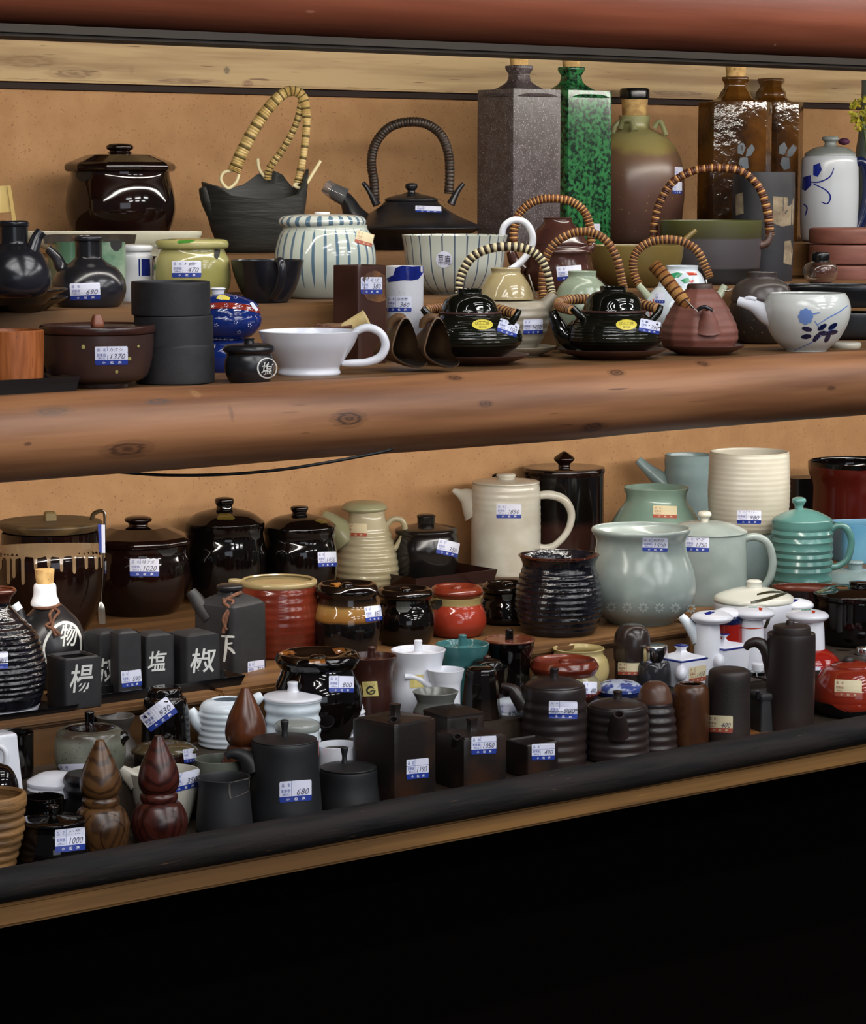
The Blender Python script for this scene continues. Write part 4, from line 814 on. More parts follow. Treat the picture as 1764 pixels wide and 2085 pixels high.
def lidpot(label, cx, Y, body, lid, knob, mat=None, price=None, notch=None, cxk=None, name='lidded_pot', ng=None, rimline=None, spot=None, tier='E', lm=None, **kw):
    mat = mat or MT['bglaze']
    t = T(name, label, 'pot', cx, tier, Y=Y); b = t.lathe('body', mat, body, **kw)
    l = t.lathe('lid', lm or mat, lid, ngon=ng, sharp=12 if ng else 38)
    t.lathe('knob', lm or mat, knob, parent=l, cx=cxk)
    if notch: t.paint(b, MT['hole'], [notch], name='spoon_notch')
    if rimline: t.paint(b, M('cream_rim', '#8c7c58', .15), strokes=[(rimline, 4)], name='unglazed_rim')
    if spot: t.paint(l, M('olive_spot', '#55481e', .1), [spot], name='glaze_spot')
    if price: t.tag(b, *price)
    return t, b, l
t, b, l = lidpot('glossy dark brown lidded pot priced 1020, beside the steel ladle', 284, 3.335, [(70, 1257), (80, 1248), (96, 1215), (105, 1175), (103, 1145), (98, 1120), (100, 1108)],
    [(100, 1108, 's'), (109, 1104), (109, 1096), (102, 1090, 's'), (58, 1073, 's'), (20, 1070)], [(21, 1072), (20, 1066), (27, 1061), (27, 1056), (18, 1052), (6, 1051)], MT['brglaze'], (295, 1158, 58, 35, '1020', 0, 'blue', .02, '味ツボ'), [(318, 1112), (364, 1110), (360, 1126), (348, 1136), (334, 1136), (322, 1126)], ng=(10, 12)); t.done()
t, b, l = lidpot('tall glossy black pot with domed lid, left of a similar smaller one', 459, 3.34, [(66, 1235), (76, 1210), (84, 1160), (83, 1120), (78, 1090), (80, 1078)],
    [(80, 1078, 's'), (81, 1066), (78, 1060), (56, 1045), (26, 1037), (17, 1035)], [(17, 1037), (16, 1030), (19, 1024), (18, 1016), (8, 1013)], None, None, [(508, 1074), (530, 1074), (530, 1096), (520, 1104), (510, 1094)], rimline=[(379, 1072), (420, 1080), (460, 1081), (505, 1079)], spot=[(443, 1058), (450, 1047), (470, 1047), (480, 1058), (476, 1061), (446, 1061)]); t.done()
t, b, l = lidpot('smaller glossy black pot with domed lid and sticker, before the cream jug', 611, 3.32, [(60, 1225), (70, 1200), (77, 1160), (76, 1120), (71, 1095), (73, 1084)],
    [(73, 1084, 's'), (74, 1073), (70, 1067), (50, 1054), (24, 1048), (15, 1046)], [(15, 1048), (15, 1042), (18, 1038), (17, 1032), (8, 1030)], None, (666, 1140, 38, 30, '1450', 2), [(650, 1082), (670, 1080), (668, 1098), (660, 1104), (652, 1096)], rimline=[(540, 1078), (580, 1086), (620, 1086), (648, 1084)], spot=[(640, 1062), (650, 1057), (664, 1060), (670, 1066), (655, 1068)]); t.done()
t = T('oil_jug', 'cream ribbed lidded jug with rounded spout left and loop handle right', 'jug', 748, 'E', Y=3.355)
cg = M('cream_ash_glaze', '#a9a085', .16, '#968c6e', 14, speck=('#6c5c3c', 260, .72))
b = t.lathe('body', cg, [(56, 1176), (62, 1166), (65, 1148), (58, 1115), (46, 1078), (37, 1052), (37, 1040)], ribs=(1.1, 8, 0, .75))
t.lathe('lid', M('olive_cream_glaze', '#8e8c6c', .2), [(36, 1042, 's'), (44, 1038), (46, 1033), (38, 1024), (18, 1020), (4, 1019)], cx=743)
t.tube('spout', M('olive_cream_glaze', '#8e8c6c', .2), [(708, 1100, 6), (690, 1080, 6), (672, 1062, 4), (656, 1050, 2)], [34, 28, 20, 12], open_end=True)
t.tube('handle', cg, [(786, 1072, 8), (800, 1058, 8), (818, 1060, 6), (825, 1080, 4), (814, 1104, 6), (800, 1122, 8)], 6); t.tag(b, 725, 1080, 46, 26, '', slope=.03, kind='red'); t.done()
boxthing('lacquer_tray', 'dark brown lacquer tray under the small black bowl', 'tray', 876, 'E', 3.31, 212, 175, 26, MT['brlac'], wall=4)
t, b, l = lidpot('small black lidded bowl standing in the brown lacquer tray', 868, 3.315, [(48, 1178), (58, 1168), (68, 1130), (64, 1100), (60, 1090)], [(62, 1091, 's'), (64, 1084), (56, 1079), (24, 1072), (18, 1070)], [(18, 1073), (18, 1062), (19, 1056), (16, 1053)], MT['bmatte'] and M('iron_black_glaze', '#111012', .18, '#191614', 24), (912, 1122, 44, 30, '350', -12)); t.empty.location.z += .004; t.done()
t = T('coffee_pot', 'tall white ribbed coffee pot with beak spout and curved handle, priced 1850', 'pot', 1030, 'E', yb=1175, rb=68)
b = t.lathe('body', MT['cream'], [(68, 1168, 's'), (71, 1160), (71, 1060), (70, 1010), (68, 985)], ribs=(.35, 14))
l = t.lathe('lid', MT['cream'], [(66, 986, 's'), (66, 980), (30, 976), (20, 976)]); t.lathe('knob', MT['cream'], [(18, 979), (18, 974), (20, 968), (17, 965)], parent=l)
t.tube('spout', MT['cream'], [(975, 1040, 0), (955, 1016, 0), (935, 1005, 0), (922, 999, 0)], [36, 22, 9, 3], flat=.7)
t.tube('handle', MT['cream'], [(1092, 1010, 4), (1120, 1008, 4), (1148, 1018, 2), (1163, 1045), (1156, 1080), (1132, 1108, 2), (1112, 1116, 4), (1096, 1114, 6)], [8, 9, 9, 8, 7, 7, 8, 8])
t.tag(b, 1036, 1043, 50, 28, '1850'); t.done()
t = T('canister', 'brown canister with dripping black glaze and pointed knob', 'canister', 1148, 'E', Y=3.345)
b = t.lathe('body', M('canister_glaze', '#2a1714', .12, ramp=[(0, '#36211c'), (.42, '#3a221d'), (.52, '#0d0a0a'), (1, '#0c0909')], rampn=.12, nscale=16), [(76, 1165), (80, 1158), (81, 1050), (80, 965)])
l = t.lathe('lid', MT['brglaze'], [(81, 966, 's'), (83, 960), (82, 954), (76, 951), (22, 951)]); t.lathe('knob', MT['brglaze'], [(13, 953), (12, 946), (20, 938), (20, 932), (6, 922), (1, 920)], parent=l)
t.tube('side_handle', MT['brglaze'], [(1072, 985, 0), (1040, 975, 0), (1012, 972, 0), (997, 976, 0)], [8, 7, 7, 5]); t.done()
t = T('ribbed_pot', 'wide-mouthed glossy black ribbed pot with brown rim', 'pot', 1138, 'D', yb=1299, rb=68)
b = t.lathe('body', M('ribbed_black_glaze', '#0b0b10', .13, '#15151c', 60, bump=.9, bscale=160), [(68, 1288), (76, 1280), (88, 1245), (88, 1205), (80, 1170), (74, 1150), (82, 1130)], ribs=(1.2, 10, .05, .8), inner=4)
t.paint(b, M('rust_rim', '#5a2c1c', .2), strokes=[([(1056, 1131), (1090, 1141), (1137, 1144), (1185, 1141), (1218, 1131)], 5)], name='rust_rim'); t.done()
def kmat(n, a, b_, r=.2, sc=14): return M(n, a, r, b_, sc)
t = T('round_pot', 'large round celadon pot with wide mouth and stamped flowers, priced 1500', 'pot', 1304, 'D', yb=1277, rb=70)
b = t.lathe('body', MT['celadon'], [(66, 1272, 's'), (72, 1266), (100, 1240), (112, 1205), (108, 1165), (94, 1125), (91, 1100), (100, 1082), (100, 1076)], inner=5)
fp = []
for x in range(1214, 1410, 32):
    for k in range(8): a = k*.785; fp.append(([(x+4*math.cos(a), 1238+4*math.sin(a)), (x+7*math.cos(a), 1238+7*math.sin(a)), (x+10*math.cos(a), 1238+10*math.sin(a))], 4))
t.paint(b, M('celadon_relief', '#a8b2ae', .25), strokes=fp, name='stamped_flowers', eps=.0006)
t.tag(b, 1332, 1112, 50, 27, '1500', slope=.01, name_txt='取手付'); t.done()
t = T('lidded_mug', 'grey celadon lidded mug with handle right, behind the round pot', 'mug', 1436, 'D', Y=2.90)
b = t.lathe('body', MT['celadon'], [(78, 1280), (84, 1272), (84, 1150), (82, 1084)])
l = t.lathe('lid', MT['celadon'], [(82, 1085, 's'), (82, 1080), (50, 1066), (16, 1062)]); t.lathe('knob', MT['cream'], [(8, 1064), (8, 1056), (14, 1050), (12, 1043), (6, 1041)], parent=l, cx=1433)
t.tube('handle', MT['celadon'], [(1510, 1098, 6), (1535, 1092, 4), (1560, 1104, 2), (1571, 1135), (1568, 1170), (1552, 1195), (1530, 1208, 6), (1512, 1210, 8)], 8); t.tag(b, 1419, 1110, 48, 30, '1750', slope=.03, name_txt='マグ'); t.done()
t = T('green_pot', 'green celadon wide-necked pot with cream sticker, above the round pot', 'pot', 1335, 'E', Y=3.16)
b = t.lathe('body', MT['celgreen'], [(60, 1170), (72, 1150), (92, 1100), (92, 1070), (76, 1040), (63, 1022), (61, 1008), (67, 993)], inner=4)
t.tag(b, 1353, 1044, 48, 25, '', kind='red', slope=.02); t.done()
t = T('spouted_pitcher', 'tall grey-green pitcher with straight tube spout behind the green pot', 'pitcher', 1402, 'E', Y=3.32)
b = t.lathe('body', MT['celblue'], [(44, 1160), (48, 1150), (50, 1050), (50, 927)], ribs=(.7, 16), inner=4)
t.tube('spout', MT['celblue'], [(1372, 1000, 4), (1345, 978, 4), (1320, 958, 4), (1298, 938, 4)], [26, 18, 12, 8], open_end=True); t.done()
t = T('tall_cup', 'grey-blue cup under the tall white cup', 'cup', 1540, 'E', Y=3.025)
b = t.lathe('body', MT['celblue'], [(62, 1195), (68, 1185), (72, 1130), (72, 1080)], inner=5); hgt = (t.y0-1080)*t.sv; t.done()
t = T('tall_cup', 'tall creamy white cup stacked on the grey-blue cup, priced 980', 'cup', 1523, 'E', Y=3.025)
t.empty.location.z += hgt-.001; t.y0 = 1080
b = t.lathe('body', M('matte_white_glaze', '#aeaa9d', .3, '#a49f90', 14), [(62, 1080, 's'), (72, 1072), (80, 1045), (83, 1000), (82, 960), (80, 918)], ribs=(.4, 16), inner=4)
t.tag(b, 1524, 1052, 48, 27, '980', slope=.0, name_txt='フリー'); t.done()
t = T('turquoise_mug', 'turquoise ribbed lidded mug with looped handle', 'mug', 1632, 'E', Y=2.91)
b = t.lathe('body', MT['turq'], [(58, 1188), (62, 1180), (62, 1100), (62, 1060)], ribs=(1.6, 8, 0, .9))
l = t.lathe('lid', MT['turq'], [(60, 1062), (58, 1055), (32, 1042), (9, 1036)]); t.lathe('knob', MT['turq'], [(9, 1038), (9, 1030), (14, 1022), (13, 1016), (7, 1013)], parent=l, cx=1625)
t.tube('handle', MT['turq'], [(1688, 1080, 6), (1702, 1070, 4), (1720, 1074, 2), (1731, 1100), (1725, 1135, 2), (1708, 1150, 4), (1690, 1154, 8)], 7); t.done()
t = T('red_pot', 'large dark red pot with glossy black mouth at the right edge', 'pot', 1742, 'E', Y=3.23)
b = t.lathe('body', M('dark_red_glaze', '#4c140e', .14, '#401009', 10), [(76, 1150), (84, 1130), (88, 1060), (88, 990), (97, 960), (98, 940)], inner=5, inmat=MT['bglaze']); 
t.paint(b, MT['bglaze'], strokes=[([(1646, 944), (1680, 953), (1742, 957), (1764, 956), (1800, 952)], 10)], name='black_rim'); t.done()
t = T('black_box', 'dark lidded box half hidden between white cup and red pot', 'box', 1632, 'E', Y=3.37)
t.lathe('body', MT['bsemi'], [(36, 1140, 's'), (36, 1000, 's')], sq=(8, 30)); t.lathe('lid', MT['bsemi'], [(38, 1000, 's'), (38, 972, 's')], sq=(8, 30)); t.done()
t = T('blue_pot', 'sky-blue square pot behind the turquoise mug', 'pot', 1752, 'E', Y=3.06)
t.lathe('body', MT['sky'], [(58, 1180), (62, 1170), (62, 1100), (62, 1064)], sq=(6, 20), inner=4); t.done()
t = T('low_teapot', 'low grey-blue lidded teapot with short side spout, at the right edge', 'teapot', 1732, 'D', Y=2.915)
t.lathe('body', MT['celblue'], [(50, 1225), (56, 1212), (64, 1195), (64, 1182)]); l = t.lathe('lid', MT['celblue'], [(66, 1183), (64, 1176), (44, 1163), (17, 1159)]); t.lathe('knob', MT['celblue'], [(15, 1161), (15, 1150), (18, 1145), (15, 1142)], parent=l, cx=1741)
t.tube('spout', MT['celblue'], [(1672, 1196, 10), (1655, 1186, 6), (1640, 1180, 4)], [16, 10, 4], flat=.6); t.done()
# ================= lower shelf, step D =================
t = T('ribbed_jug', 'large glossy black ribbed jug with brown mouth at the left edge', 'jug', -10, 'D', yb=1452, rb=84, lift=.008)
b = t.lathe('body', M('ribbed_black_glaze', '#0b0b10', .13), [(88, 1438, 's'), (94, 1425), (104, 1380), (101, 1340), (86, 1290), (54, 1256), (36, 1236), (35, 1226)], ribs=(1.6, 14, .1, .85))
t.lathe('mouth', M('rust_mouth', '#4c2418', .2), [(34, 1228), (38, 1218), (47, 1206), (46, 1201)], inner=5); t.lathe('foot', MT['white'], [(86, 1446, 's'), (90, 1436, 's')])
t.tag(b, -8, 1347, 50, 34, '740', slope=-.03); t.done()
boxthing('serving_tray', 'black tray under the large ribbed jug at the left', 'tray', -30, 'D', 2.80, 330, 190, 13, MT['lacquer'], wall=3)
t = T('soy_jug', 'black soy jug with white collar, cork and circled white character', 'jug', 104, 'D', Y=2.905)
b = t.lathe('body', MT['bsemi'], [(52, 1395), (60, 1385), (72, 1350), (74, 1310), (60, 1268), (36, 1242), (26, 1232)])
t.lathe('collar', MT['white'], [(29, 1232, 's'), (29, 1226), (24, 1212), (23, 1196), (21, 1190), (18, 1188)], cx=95); t.lathe('cork', MT['cork'], [(17, 1191), (20, 1160)], cx=95)
t.tube('spout', MT['bsemi'], [(62, 1290, 10), (48, 1264, 8), (42, 1244, 6), (34, 1230, 4)], [18, 13, 11, 10], open_end=True); t.tube('spout_lip', MT['whiteblue'], [(42, 1242, 7), (34, 1229, 5)], [10, 10])
t.tube('twine', MT['twine'], [(72, 1236, 12), (90, 1240, 30), (112, 1238, 28), (124, 1232, 14)], 3.4); t.tube('twine', MT['twine'], [(118, 1236, 20), (104, 1252, 42), (106, 1268, 58), (96, 1276, 68), (112, 1284, 74), (124, 1296, 78)], 3.2); t.tube('twine', MT['twine'], [(112, 1240, 26), (122, 1248, 40), (112, 1262, 56), (108, 1280, 72), (116, 1298, 80)], 3)
wb = M('white_brush', '#c8cac6', .5)
t.paint(b, wb, strokes=[([(96, 1352), (91, 1320), (104, 1290), (128, 1270), (152, 1276), (164, 1300), (164, 1330)], 6)], texts=[('物', 124, 1272, 160, 1318, .012, .2)], name='circled_character'); t.done()
boxthing('serving_tray', 'long black tray under the row of kanji condiment blocks', 'tray', 300, 'D', 2.785, 430, 80, 20, MT['lacquer'], wall=3)
def block(label, cx, Y, xl, xr, y0, y1, ang, ch=None, tx=None, tag=None, lean=0, name='condiment_block', slot=False):
    t = T(name, label, 'condiment jar', cx, 'D', Y=Y, lift=.0035, group='black kanji condiment blocks')
    hw = (xr-xl)/2; cc = (xr+xl)/2
    b = t.lathe('body', MT['grayblk'], [(hw-2, t.y0, 's'), (hw, t.y0-3), (hw, y0+8), (hw-1.5, y0+3), (hw-5, y0)]+([(hw*.6, y0-5), (hw*.2, y0-7), (1, y0-7)] if not slot else []), sq=(12, ang), cx=cc, inner=9 if slot else 0)
    if ch: t.paint(b, wb, texts=[(ch, tx[0], tx[1], tx[2], tx[3], .012, .15, -.06)], name='brushed_character')
    if tag: t.tag(b, *tag)
    t.done(); return t
block('black block with an open top, marked with the character 楊', 150, 2.775, 97, 206, 1335, 1415, 28, '楊', (143, 1355, 189, 1412), slot=True)
block('black condiment block marked 叔 half hidden behind the open-topped block', 212, 2.845, 172, 252, 1287, 1400, 36, '叔', (196, 1342, 238, 1390))
block('plain black condiment block with price sticker 590, left of the salt block', 258, 2.80, 226, 288, 1288, 1398, 20, None, None, (268, 1382, 40, 33, '590', 4, 'blue', -.03))
block('black condiment block marked with the salt character 塩', 316, 2.80, 274, 355, 1291, 1396, 24, '塩', (302, 1327, 340, 1368))
block('black condiment block marked 椒, rightmost on the tray', 394, 2.79, 341, 447, 1289, 1388, 33, '椒', (388, 1322, 440, 1372))
t = T('square_soy_bottle', 'tall black square soy bottle with twine and white character, priced 760', 'soy bottle', 472, 'D', Y=2.865, lift=0)
b = t.lathe('body', MT['grayblk'], [(70, t.y0, 's'), (71, t.y0-4), (71, 1240), (69, 1230, 's'), (60, 1222), (36, 1212), (26, 1208), (24, 1200)], sq=(12, 52), cx=470)
t.lathe('lip', MT['bsemi'], [(24, 1203), (27, 1199), (27, 1193), (22, 1190)], cx=470); t.tube('spout', MT['grayblk'], [(430, 1255, 14), (412, 1236, 10), (402, 1220, 6), (390, 1203, 4)], [22, 16, 14, 11], open_end=True)
t.tube('twine', MT['twine'], [(492, 1208, 20), (474, 1216, 34), (458, 1228, 48), (468, 1240, 60), (462, 1262, 66), (456, 1290, 68)], 4); t.tube('twine', MT['twine'], [(456, 1222, 40), (476, 1226, 50), (466, 1244, 62), (456, 1262, 68), (462, 1284, 70)], 3.2)
t.paint(b, wb, strokes=[([(452, 1296), (478, 1298)], 5), ([(462, 1298), (461, 1320), (457, 1348)], 6), ([(464, 1312), (474, 1310)], 4), ([(464, 1318), (472, 1324), (478, 1332)], 6)], name='brushed_character'); t.tag(b, 521, 1364, 34, 36, '760', slope=-.12); t.done()
t = T('open_jar', 'red-orange ribbed open jar with cream rim and pouring lip', 'jar', 568, 'D', Y=2.92)
b = t.lathe('body', MT['redglz'], [(76, 1336), (82, 1326), (89, 1285), (88, 1245), (82, 1210), (77, 1190)], ribs=(.4, 9), inner=5)
t.lathe('rim', M('cream_rim', '#9c9270', .18), [(76, 1193), (79, 1188), (78, 1182), (74, 1180)], inner=5); t.tube('lip', M('cream_rim', '#9c9270', .18), [(498, 1188, 12), (480, 1184, 8), (468, 1182, 5)], [9, 7, 4], flat=.5); t.done()
def donut(cx, R, y0, y1, mat, t, kn=14):
    m = (y0+y1)/2
    l = t.lathe('lid', mat, [(R-8, y0, 's'), (R, m+2), (R-1, m-5), (R-9, y1), (R*.72, y1+6), (R*.45, y1+9), (kn, y1+8), (kn*.8, y1+1), (kn*.4, y1-2)], cx=cx, ribs=None); return l
def hjar(label, cx, Y, R, ylid0, ylid1, body, mat, lm=None, tag=None, notch=None, tier='D', spots=None, **kw):
    t = T('honey_jar', label, 'jar', cx, tier, Y=Y, group=None)
    b = t.lathe('body', mat, body, **kw); l = donut(cx, R, ylid0, ylid1, lm or mat, t)
    if notch: t.paint(b, M('spoon_slot', '#2a2c2a', .5), [notch], name='spoon_notch')
    if spots: t.paint(l, M('ochre_spot', '#8a5a26', .12), spots, name='glaze_spots', eps=.0008)
    if tag: t.tag(b, *tag)
    t.done(); return t
gb2 = M('gold_black_glaze', '#0c0a0c', .07, ramp=[(0, '#0c0a0c'), (.60, '#0d0a0a'), (.66, '#7a5224'), (.84, '#8c6a3a'), (.9, '#2a1c10'), (1, '#120c08')], rampn=.02, nscale=60)
hjar('black honey jar with golden shoulder band right of the red open jar', 708, 2.85, 65, 1216, 1188, [(52, 1330), (58, 1322), (68, 1290), (67, 1255), (60, 1230), (58, 1214)], gb2, MT['bglaze'], (760, 1250, 34, 31, '850', 8), None, 'D', [[(672, 1196), (676, 1188), (694, 1186), (698, 1192), (690, 1197)]])
hjar('glossy black honey jar with square spoon slot, beside the golden-banded jar', 826, 2.88, 58, 1220, 1198, [(46, 1320), (52, 1312), (62, 1280), (60, 1250), (52, 1230), (52, 1218)], MT['bglaze'], None, None, [(808, 1225), (835, 1223), (835, 1242), (830, 1247), (813, 1248), (808, 1242)])
hjar('iron-red honey jar with cream neck between two black jars', 930, 2.89, 54, 1216, 1193, [(46, 1316), (52, 1308), (61, 1275), (58, 1245), (50, 1228), (52, 1214)], M('red_cream_glaze', '#8c3020', .12, ramp=[(0, '#7a2818'), (.74, '#8e3222'), (.80, '#8e3222'), (.84, '#8c7c50'), (1, '#9a8a5c')], rampn=.01), MT['redglz'], None, [(876, 1224), (900, 1221), (902, 1232), (892, 1242), (880, 1240)])
hjar('glossy black honey jar with sticker, left of the ribbed black pot', 1033, 2.93, 52, 1209, 1186, [(44, 1310), (50, 1300), (59, 1265), (56, 1235), (50, 1218), (50, 1207)], MT['bglaze'], None, (1077, 1242, 28, 31, '850', 4), [(1022, 1212), (1044, 1211), (1042, 1222), (1032, 1226), (1024, 1222)])
t = T('lidded_dish', 'white lidded dish with dark green brush strokes behind the mushroom jugs', 'dish', 1534, 'G', Y=2.765)
b = t.lathe('body', MT['white'], [(50, 1305), (60, 1298), (78, 1265), (82, 1235), (80, 1222)])
l = t.lathe('lid', M('offwhite_glaze', '#c8c8bc', .12), [(81, 1224, 's'), (82, 1219), (74, 1211), (40, 1200), (14, 1196)]); t.lathe('knob', M('offwhite_glaze', '#c8c8bc', .12), [(17, 1199), (15, 1190), (16, 1184), (11, 1181)], parent=l)
gk = M('green_brush', '#262816', .3)
t.paint(l, gk, strokes=[([(1528, 1229), (1556, 1222), (1584, 1212), (1600, 1206)], 7), ([(1540, 1212), (1565, 1206), (1590, 1205)], 5)], name='brush_strokes')
t.paint(b, gk, strokes=[([(1566, 1250), (1562, 1266), (1556, 1280)], 7)], name='brush_strokes'); t.done()
t = T('brown_bowl', 'dark bowl with rust-brown rim behind the black lidded pot', 'bowl', 1646, 'G', Y=2.805)
b = t.lathe('body', M('dark_bowl_glaze', '#160c0a', .15, '#20110d', 20), [(50, 1262), (60, 1255), (70, 1225), (75, 1198)], inner=4, squash=.42); t.lathe('rim', M('rust_rim2', '#5c2a1c', .2), [(74, 1201), (76, 1197), (74, 1193)], inner=4, squash=.42); t.done()
t, b, l = lidpot('large glossy black lidded pot at the right edge beside the white jugs', 1748, 2.735, [(76, 1335), (86, 1320), (92, 1270), (90, 1218)], [(92, 1219, 's'), (94, 1212), (90, 1204), (50, 1196), (22, 1194)], [(20, 1197), (19, 1190), (21, 1186), (17, 1184)], MT['bglaze'], tier='G', spot=[(1662, 1207), (1672, 1202), (1694, 1198), (1684, 1204), (1668, 1211)]); t.done()

# ================= lower shelf, ledge G =================
def mush(label, cx, Y, capw, yc, bw, ring=None, spout=None, cc=None, bulb=False, col='bluep'):
    t = T('mushroom_jug', label, 'soy jug', cx, 'G', Y=Y, group='white mushroom-topped soy jugs'); y0 = t.y0
    b = t.lathe('neck', MT['white'], [(bw+1, y0 if not bulb else 1325, 's'), (bw+1, (y0 if not bulb else 1325)-4), (bw, 1300), (bw-2, yc+18), (bw-4, yc+8)])
    l = t.lathe('cap', MT['white'], [(bw-5, yc+11), (capw*.8, yc+9), (capw, yc+1), (capw*.85, yc-7), (capw*.4, yc-12), (4, yc-13)], cx=cc or cx)
    if bulb:
        q = t.lathe('bulb', MT['redp'], [(50, y0, 's'), (60, y0-8), (68, 1375), (60, 1345), (44, 1328), (bw, 1320)])
        t.tag(q, 1664, 1368, 14, 22, '')
    if ring: t.paint(b, MT['redpt'], strokes=[([(cx-bw+1, ring-1), (cx, ring+1.5), (cx+bw-1, ring-1)], 2.5)], name='red_ring')
    if spout: t.tube('spout', MT['whiteblue'], spout, [18, 13, 10, 8], open_end=True)
    c = cc or cx
    if col == 'bluep': t.paint(l, MT['bluep'], [[(c-16, yc-8), (c-4, yc-12), (c+6, yc-11), (c-4, yc-5), (c-12, yc-4)]])
    else: t.paint(l, MT['redpt'], [[(c+8, yc-11), (c+16, yc-10), (c+14, yc-4), (c+9, yc-5)]]); t.paint(l, MT['greenp'], strokes=[([(c-12, yc-11), (c, yc-12), (c+6, yc-12)], 2)])
    t.done()
mush('white mushroom-topped soy jug with spout left, leftmost of the four', 1440, 2.69, 43, 1257, 27, None, [(1424, 1302, 0), (1408, 1280), (1396, 1266), (1386, 1256)], 1449)
mush('white mushroom-topped soy jug with thin red ring round its neck', 1529, 2.68, 42, 1248, 26, 1279, cc=1535, col='r')
mush('white mushroom-topped soy jug behind the others, topmost of the four', 1617, 2.725, 36, 1232, 24, cc=1620)
mush('white mushroom-topped soy jug with bright red bulbous base', 1650, 2.645, 44, 1254, 29, cc=1643, col='r', bulb=True)
t = T('small_red_jar', 'small red jar with white lid between the two left mushroom jugs', 'jar', 1480, 'G', Y=2.70)
b = t.lathe('body', MT['redp'], [(26, 1355), (30, 1345), (32, 1300), (30, 1268)]); t.lathe('band', MT['blued'], [(31, 1268), (32, 1258), (30, 1252)]); t.lathe('lid', MT['white'], [(30, 1252), (26, 1244), (10, 1238)]); t.done()
t = T('dome_canister', 'dark brown canister with tall rounded dome lid', 'canister', 1287, 'G', Y=2.69)
b = t.lathe('body', M('brown_resin', '#2a211e', .22), [(33, 1420), (35, 1412), (35, 1345)]); t.lathe('dome', M('brown_resin', '#2a211e', .22), [(37, 1343, 's'), (38, 1335), (38, 1310), (33, 1286), (20, 1273), (4, 1270)])
t.tag(b, 1282, 1362, 46, 26, '', kind='red'); t.done()
t = T('chrome_top_shaker', 'shaker with chrome cap and dark body left of the white square pots', 'shaker', 1331, 'G', Y=2.66)
t.lathe('body', M('smoke_glass', '#28282c', .12), [(32, 1420), (35, 1412), (35, 1365), (32, 1350), (27, 1345)]); t.lathe('cap', MT['chrome'], [(27, 1348, 's'), (28, 1340), (28, 1318), (26, 1313), (20, 1312)]); t.done()
def sqsoy(label, cx, Y, xl, xr, ye, yk, spx, tier, tag=None):
    t = T('square_soy_pot', label, 'soy pot', cx, tier, Y=Y, group='white square soy pots with blue edging'); hw = (xr-xl)/2; cc = (xr+xl)/2; y0 = t.y0
    b = t.lathe('body', MT['white'], [(hw-8, y0, 's'), (hw-6, y0-3), (hw, ye, 's')], sq=(30, 45), cx=cc)
    t.lathe('blue_edge', MT['bluep'], [(hw+.6, ye+1.5, 's'), (hw+.6, ye-1.5, 's')], sq=(30, 45), cx=cc)
    l = t.lathe('lid', MT['white'], [(hw-5, ye-1, 's'), (hw-7, ye-4), (22, ye-9), (12, ye-13), (10, ye-18), (15, ye-24)], sq=(14, 45), cx=cc)
    t.lathe('knob_top', MT['bluep'], [(15, ye-24, 's'), (15, ye-26, 's')], sq=(14, 45), cx=cc, parent=l)
    t.ball('spout', MT['white'], spx, ye+32, 13, 17, d=hw*.9, rd=22)
    if tag: t.tag(b, *tag)
    t.done()
sqsoy('white square soy pot with blue edging and red price sticker, lower left of the pair', 1387, 2.65, 1333, 1441, 1339, 1315, 1387, 'G', (1420, 1372, 34, 32, '1450', 0, 'red', -.2))
sqsoy('white square soy pot with blue edging, upper right of the pair', 1475, 2.69, 1422, 1528, 1315, 1292, 1464, 'G')
t = T('cream_jar', 'pale yellow open jar behind the red-lidded honey jar', 'jar', 1178, 'G', Y=2.715)
b = t.lathe('body', M('pale_yellow_glaze', '#b0a070', .2, '#a89664', 12), [(44, 1415), (52, 1405), (62, 1375), (60, 1345), (50, 1330), (53, 1320)], inner=4); t.done()
hjar('honey jar with red lid and cream shoulders, priced 490', 1149, 2.665, 70, 1372, 1342, [(54, 1440), (62, 1430), (76, 1410), (74, 1390), (62, 1374), (60, 1368)], M('cream_red_glaze', '#7c7660', .12, ramp=[(0, '#6e2014'), (.38, '#702414'), (.5, '#7c7660'), (.88, '#8c866c'), (1, '#4a1c12')], rampn=.04), MT['redglz'], (1201, 1405, 28, 34, '490', 0), None, 'G')
def mug(label, cx, Y, rim, knob, body, mat, tag=None, extra=None, rimm=None, cat='mug', nm='lidded_mug'):
    t = T(nm, label, cat, cx, 'G', Y=Y)
    b = t.lathe('body', mat, body, inner=4)
    yr = body[-1][1]; l = t.lathe('lid', mat, [(body[-1][0]-5, yr+12, 's'), (body[-1][0]-6, yr+9), (20, yr+6), (10, yr+3)]); t.lathe('knob', mat, [(9, yr+6), (8, knob+8), (8.5, knob+2), (6, knob)], parent=l)
    if rimm: t.lathe('rim', rimm, [(body[-1][0]-1, yr+3), (body[-1][0]+1, yr), (body[-1][0]-1, yr-2)], inner=3)
    if tag: t.tag(b, *tag)
    if extra: extra(t, b)
    t.done()
def gmark(t, b):
    t.paint(b, M('cream_sticker', '#c8b870', .5), [[(738, 1389), (768, 1388), (771, 1418), (741, 1419)]], name='design_award_sticker')
    t.paint(b, M('sticker_black', '#1a1810', .6), strokes=[([(756+8*math.cos(a*.4), 1406+8*math.sin(a*.4)) for a in range(13)], 3.2), ([(748, 1405), (756, 1399), (762, 1403)], 2.4), ([(752, 1411), (758, 1407), (764, 1408)], 2.4)], texts=[('ロングライフ', 742, 1391, 764, 1394, 0, 0), ('デザイン賞', 743, 1395, 763, 1398, 0, 0)], name='sticker_mark', eps=.0007)
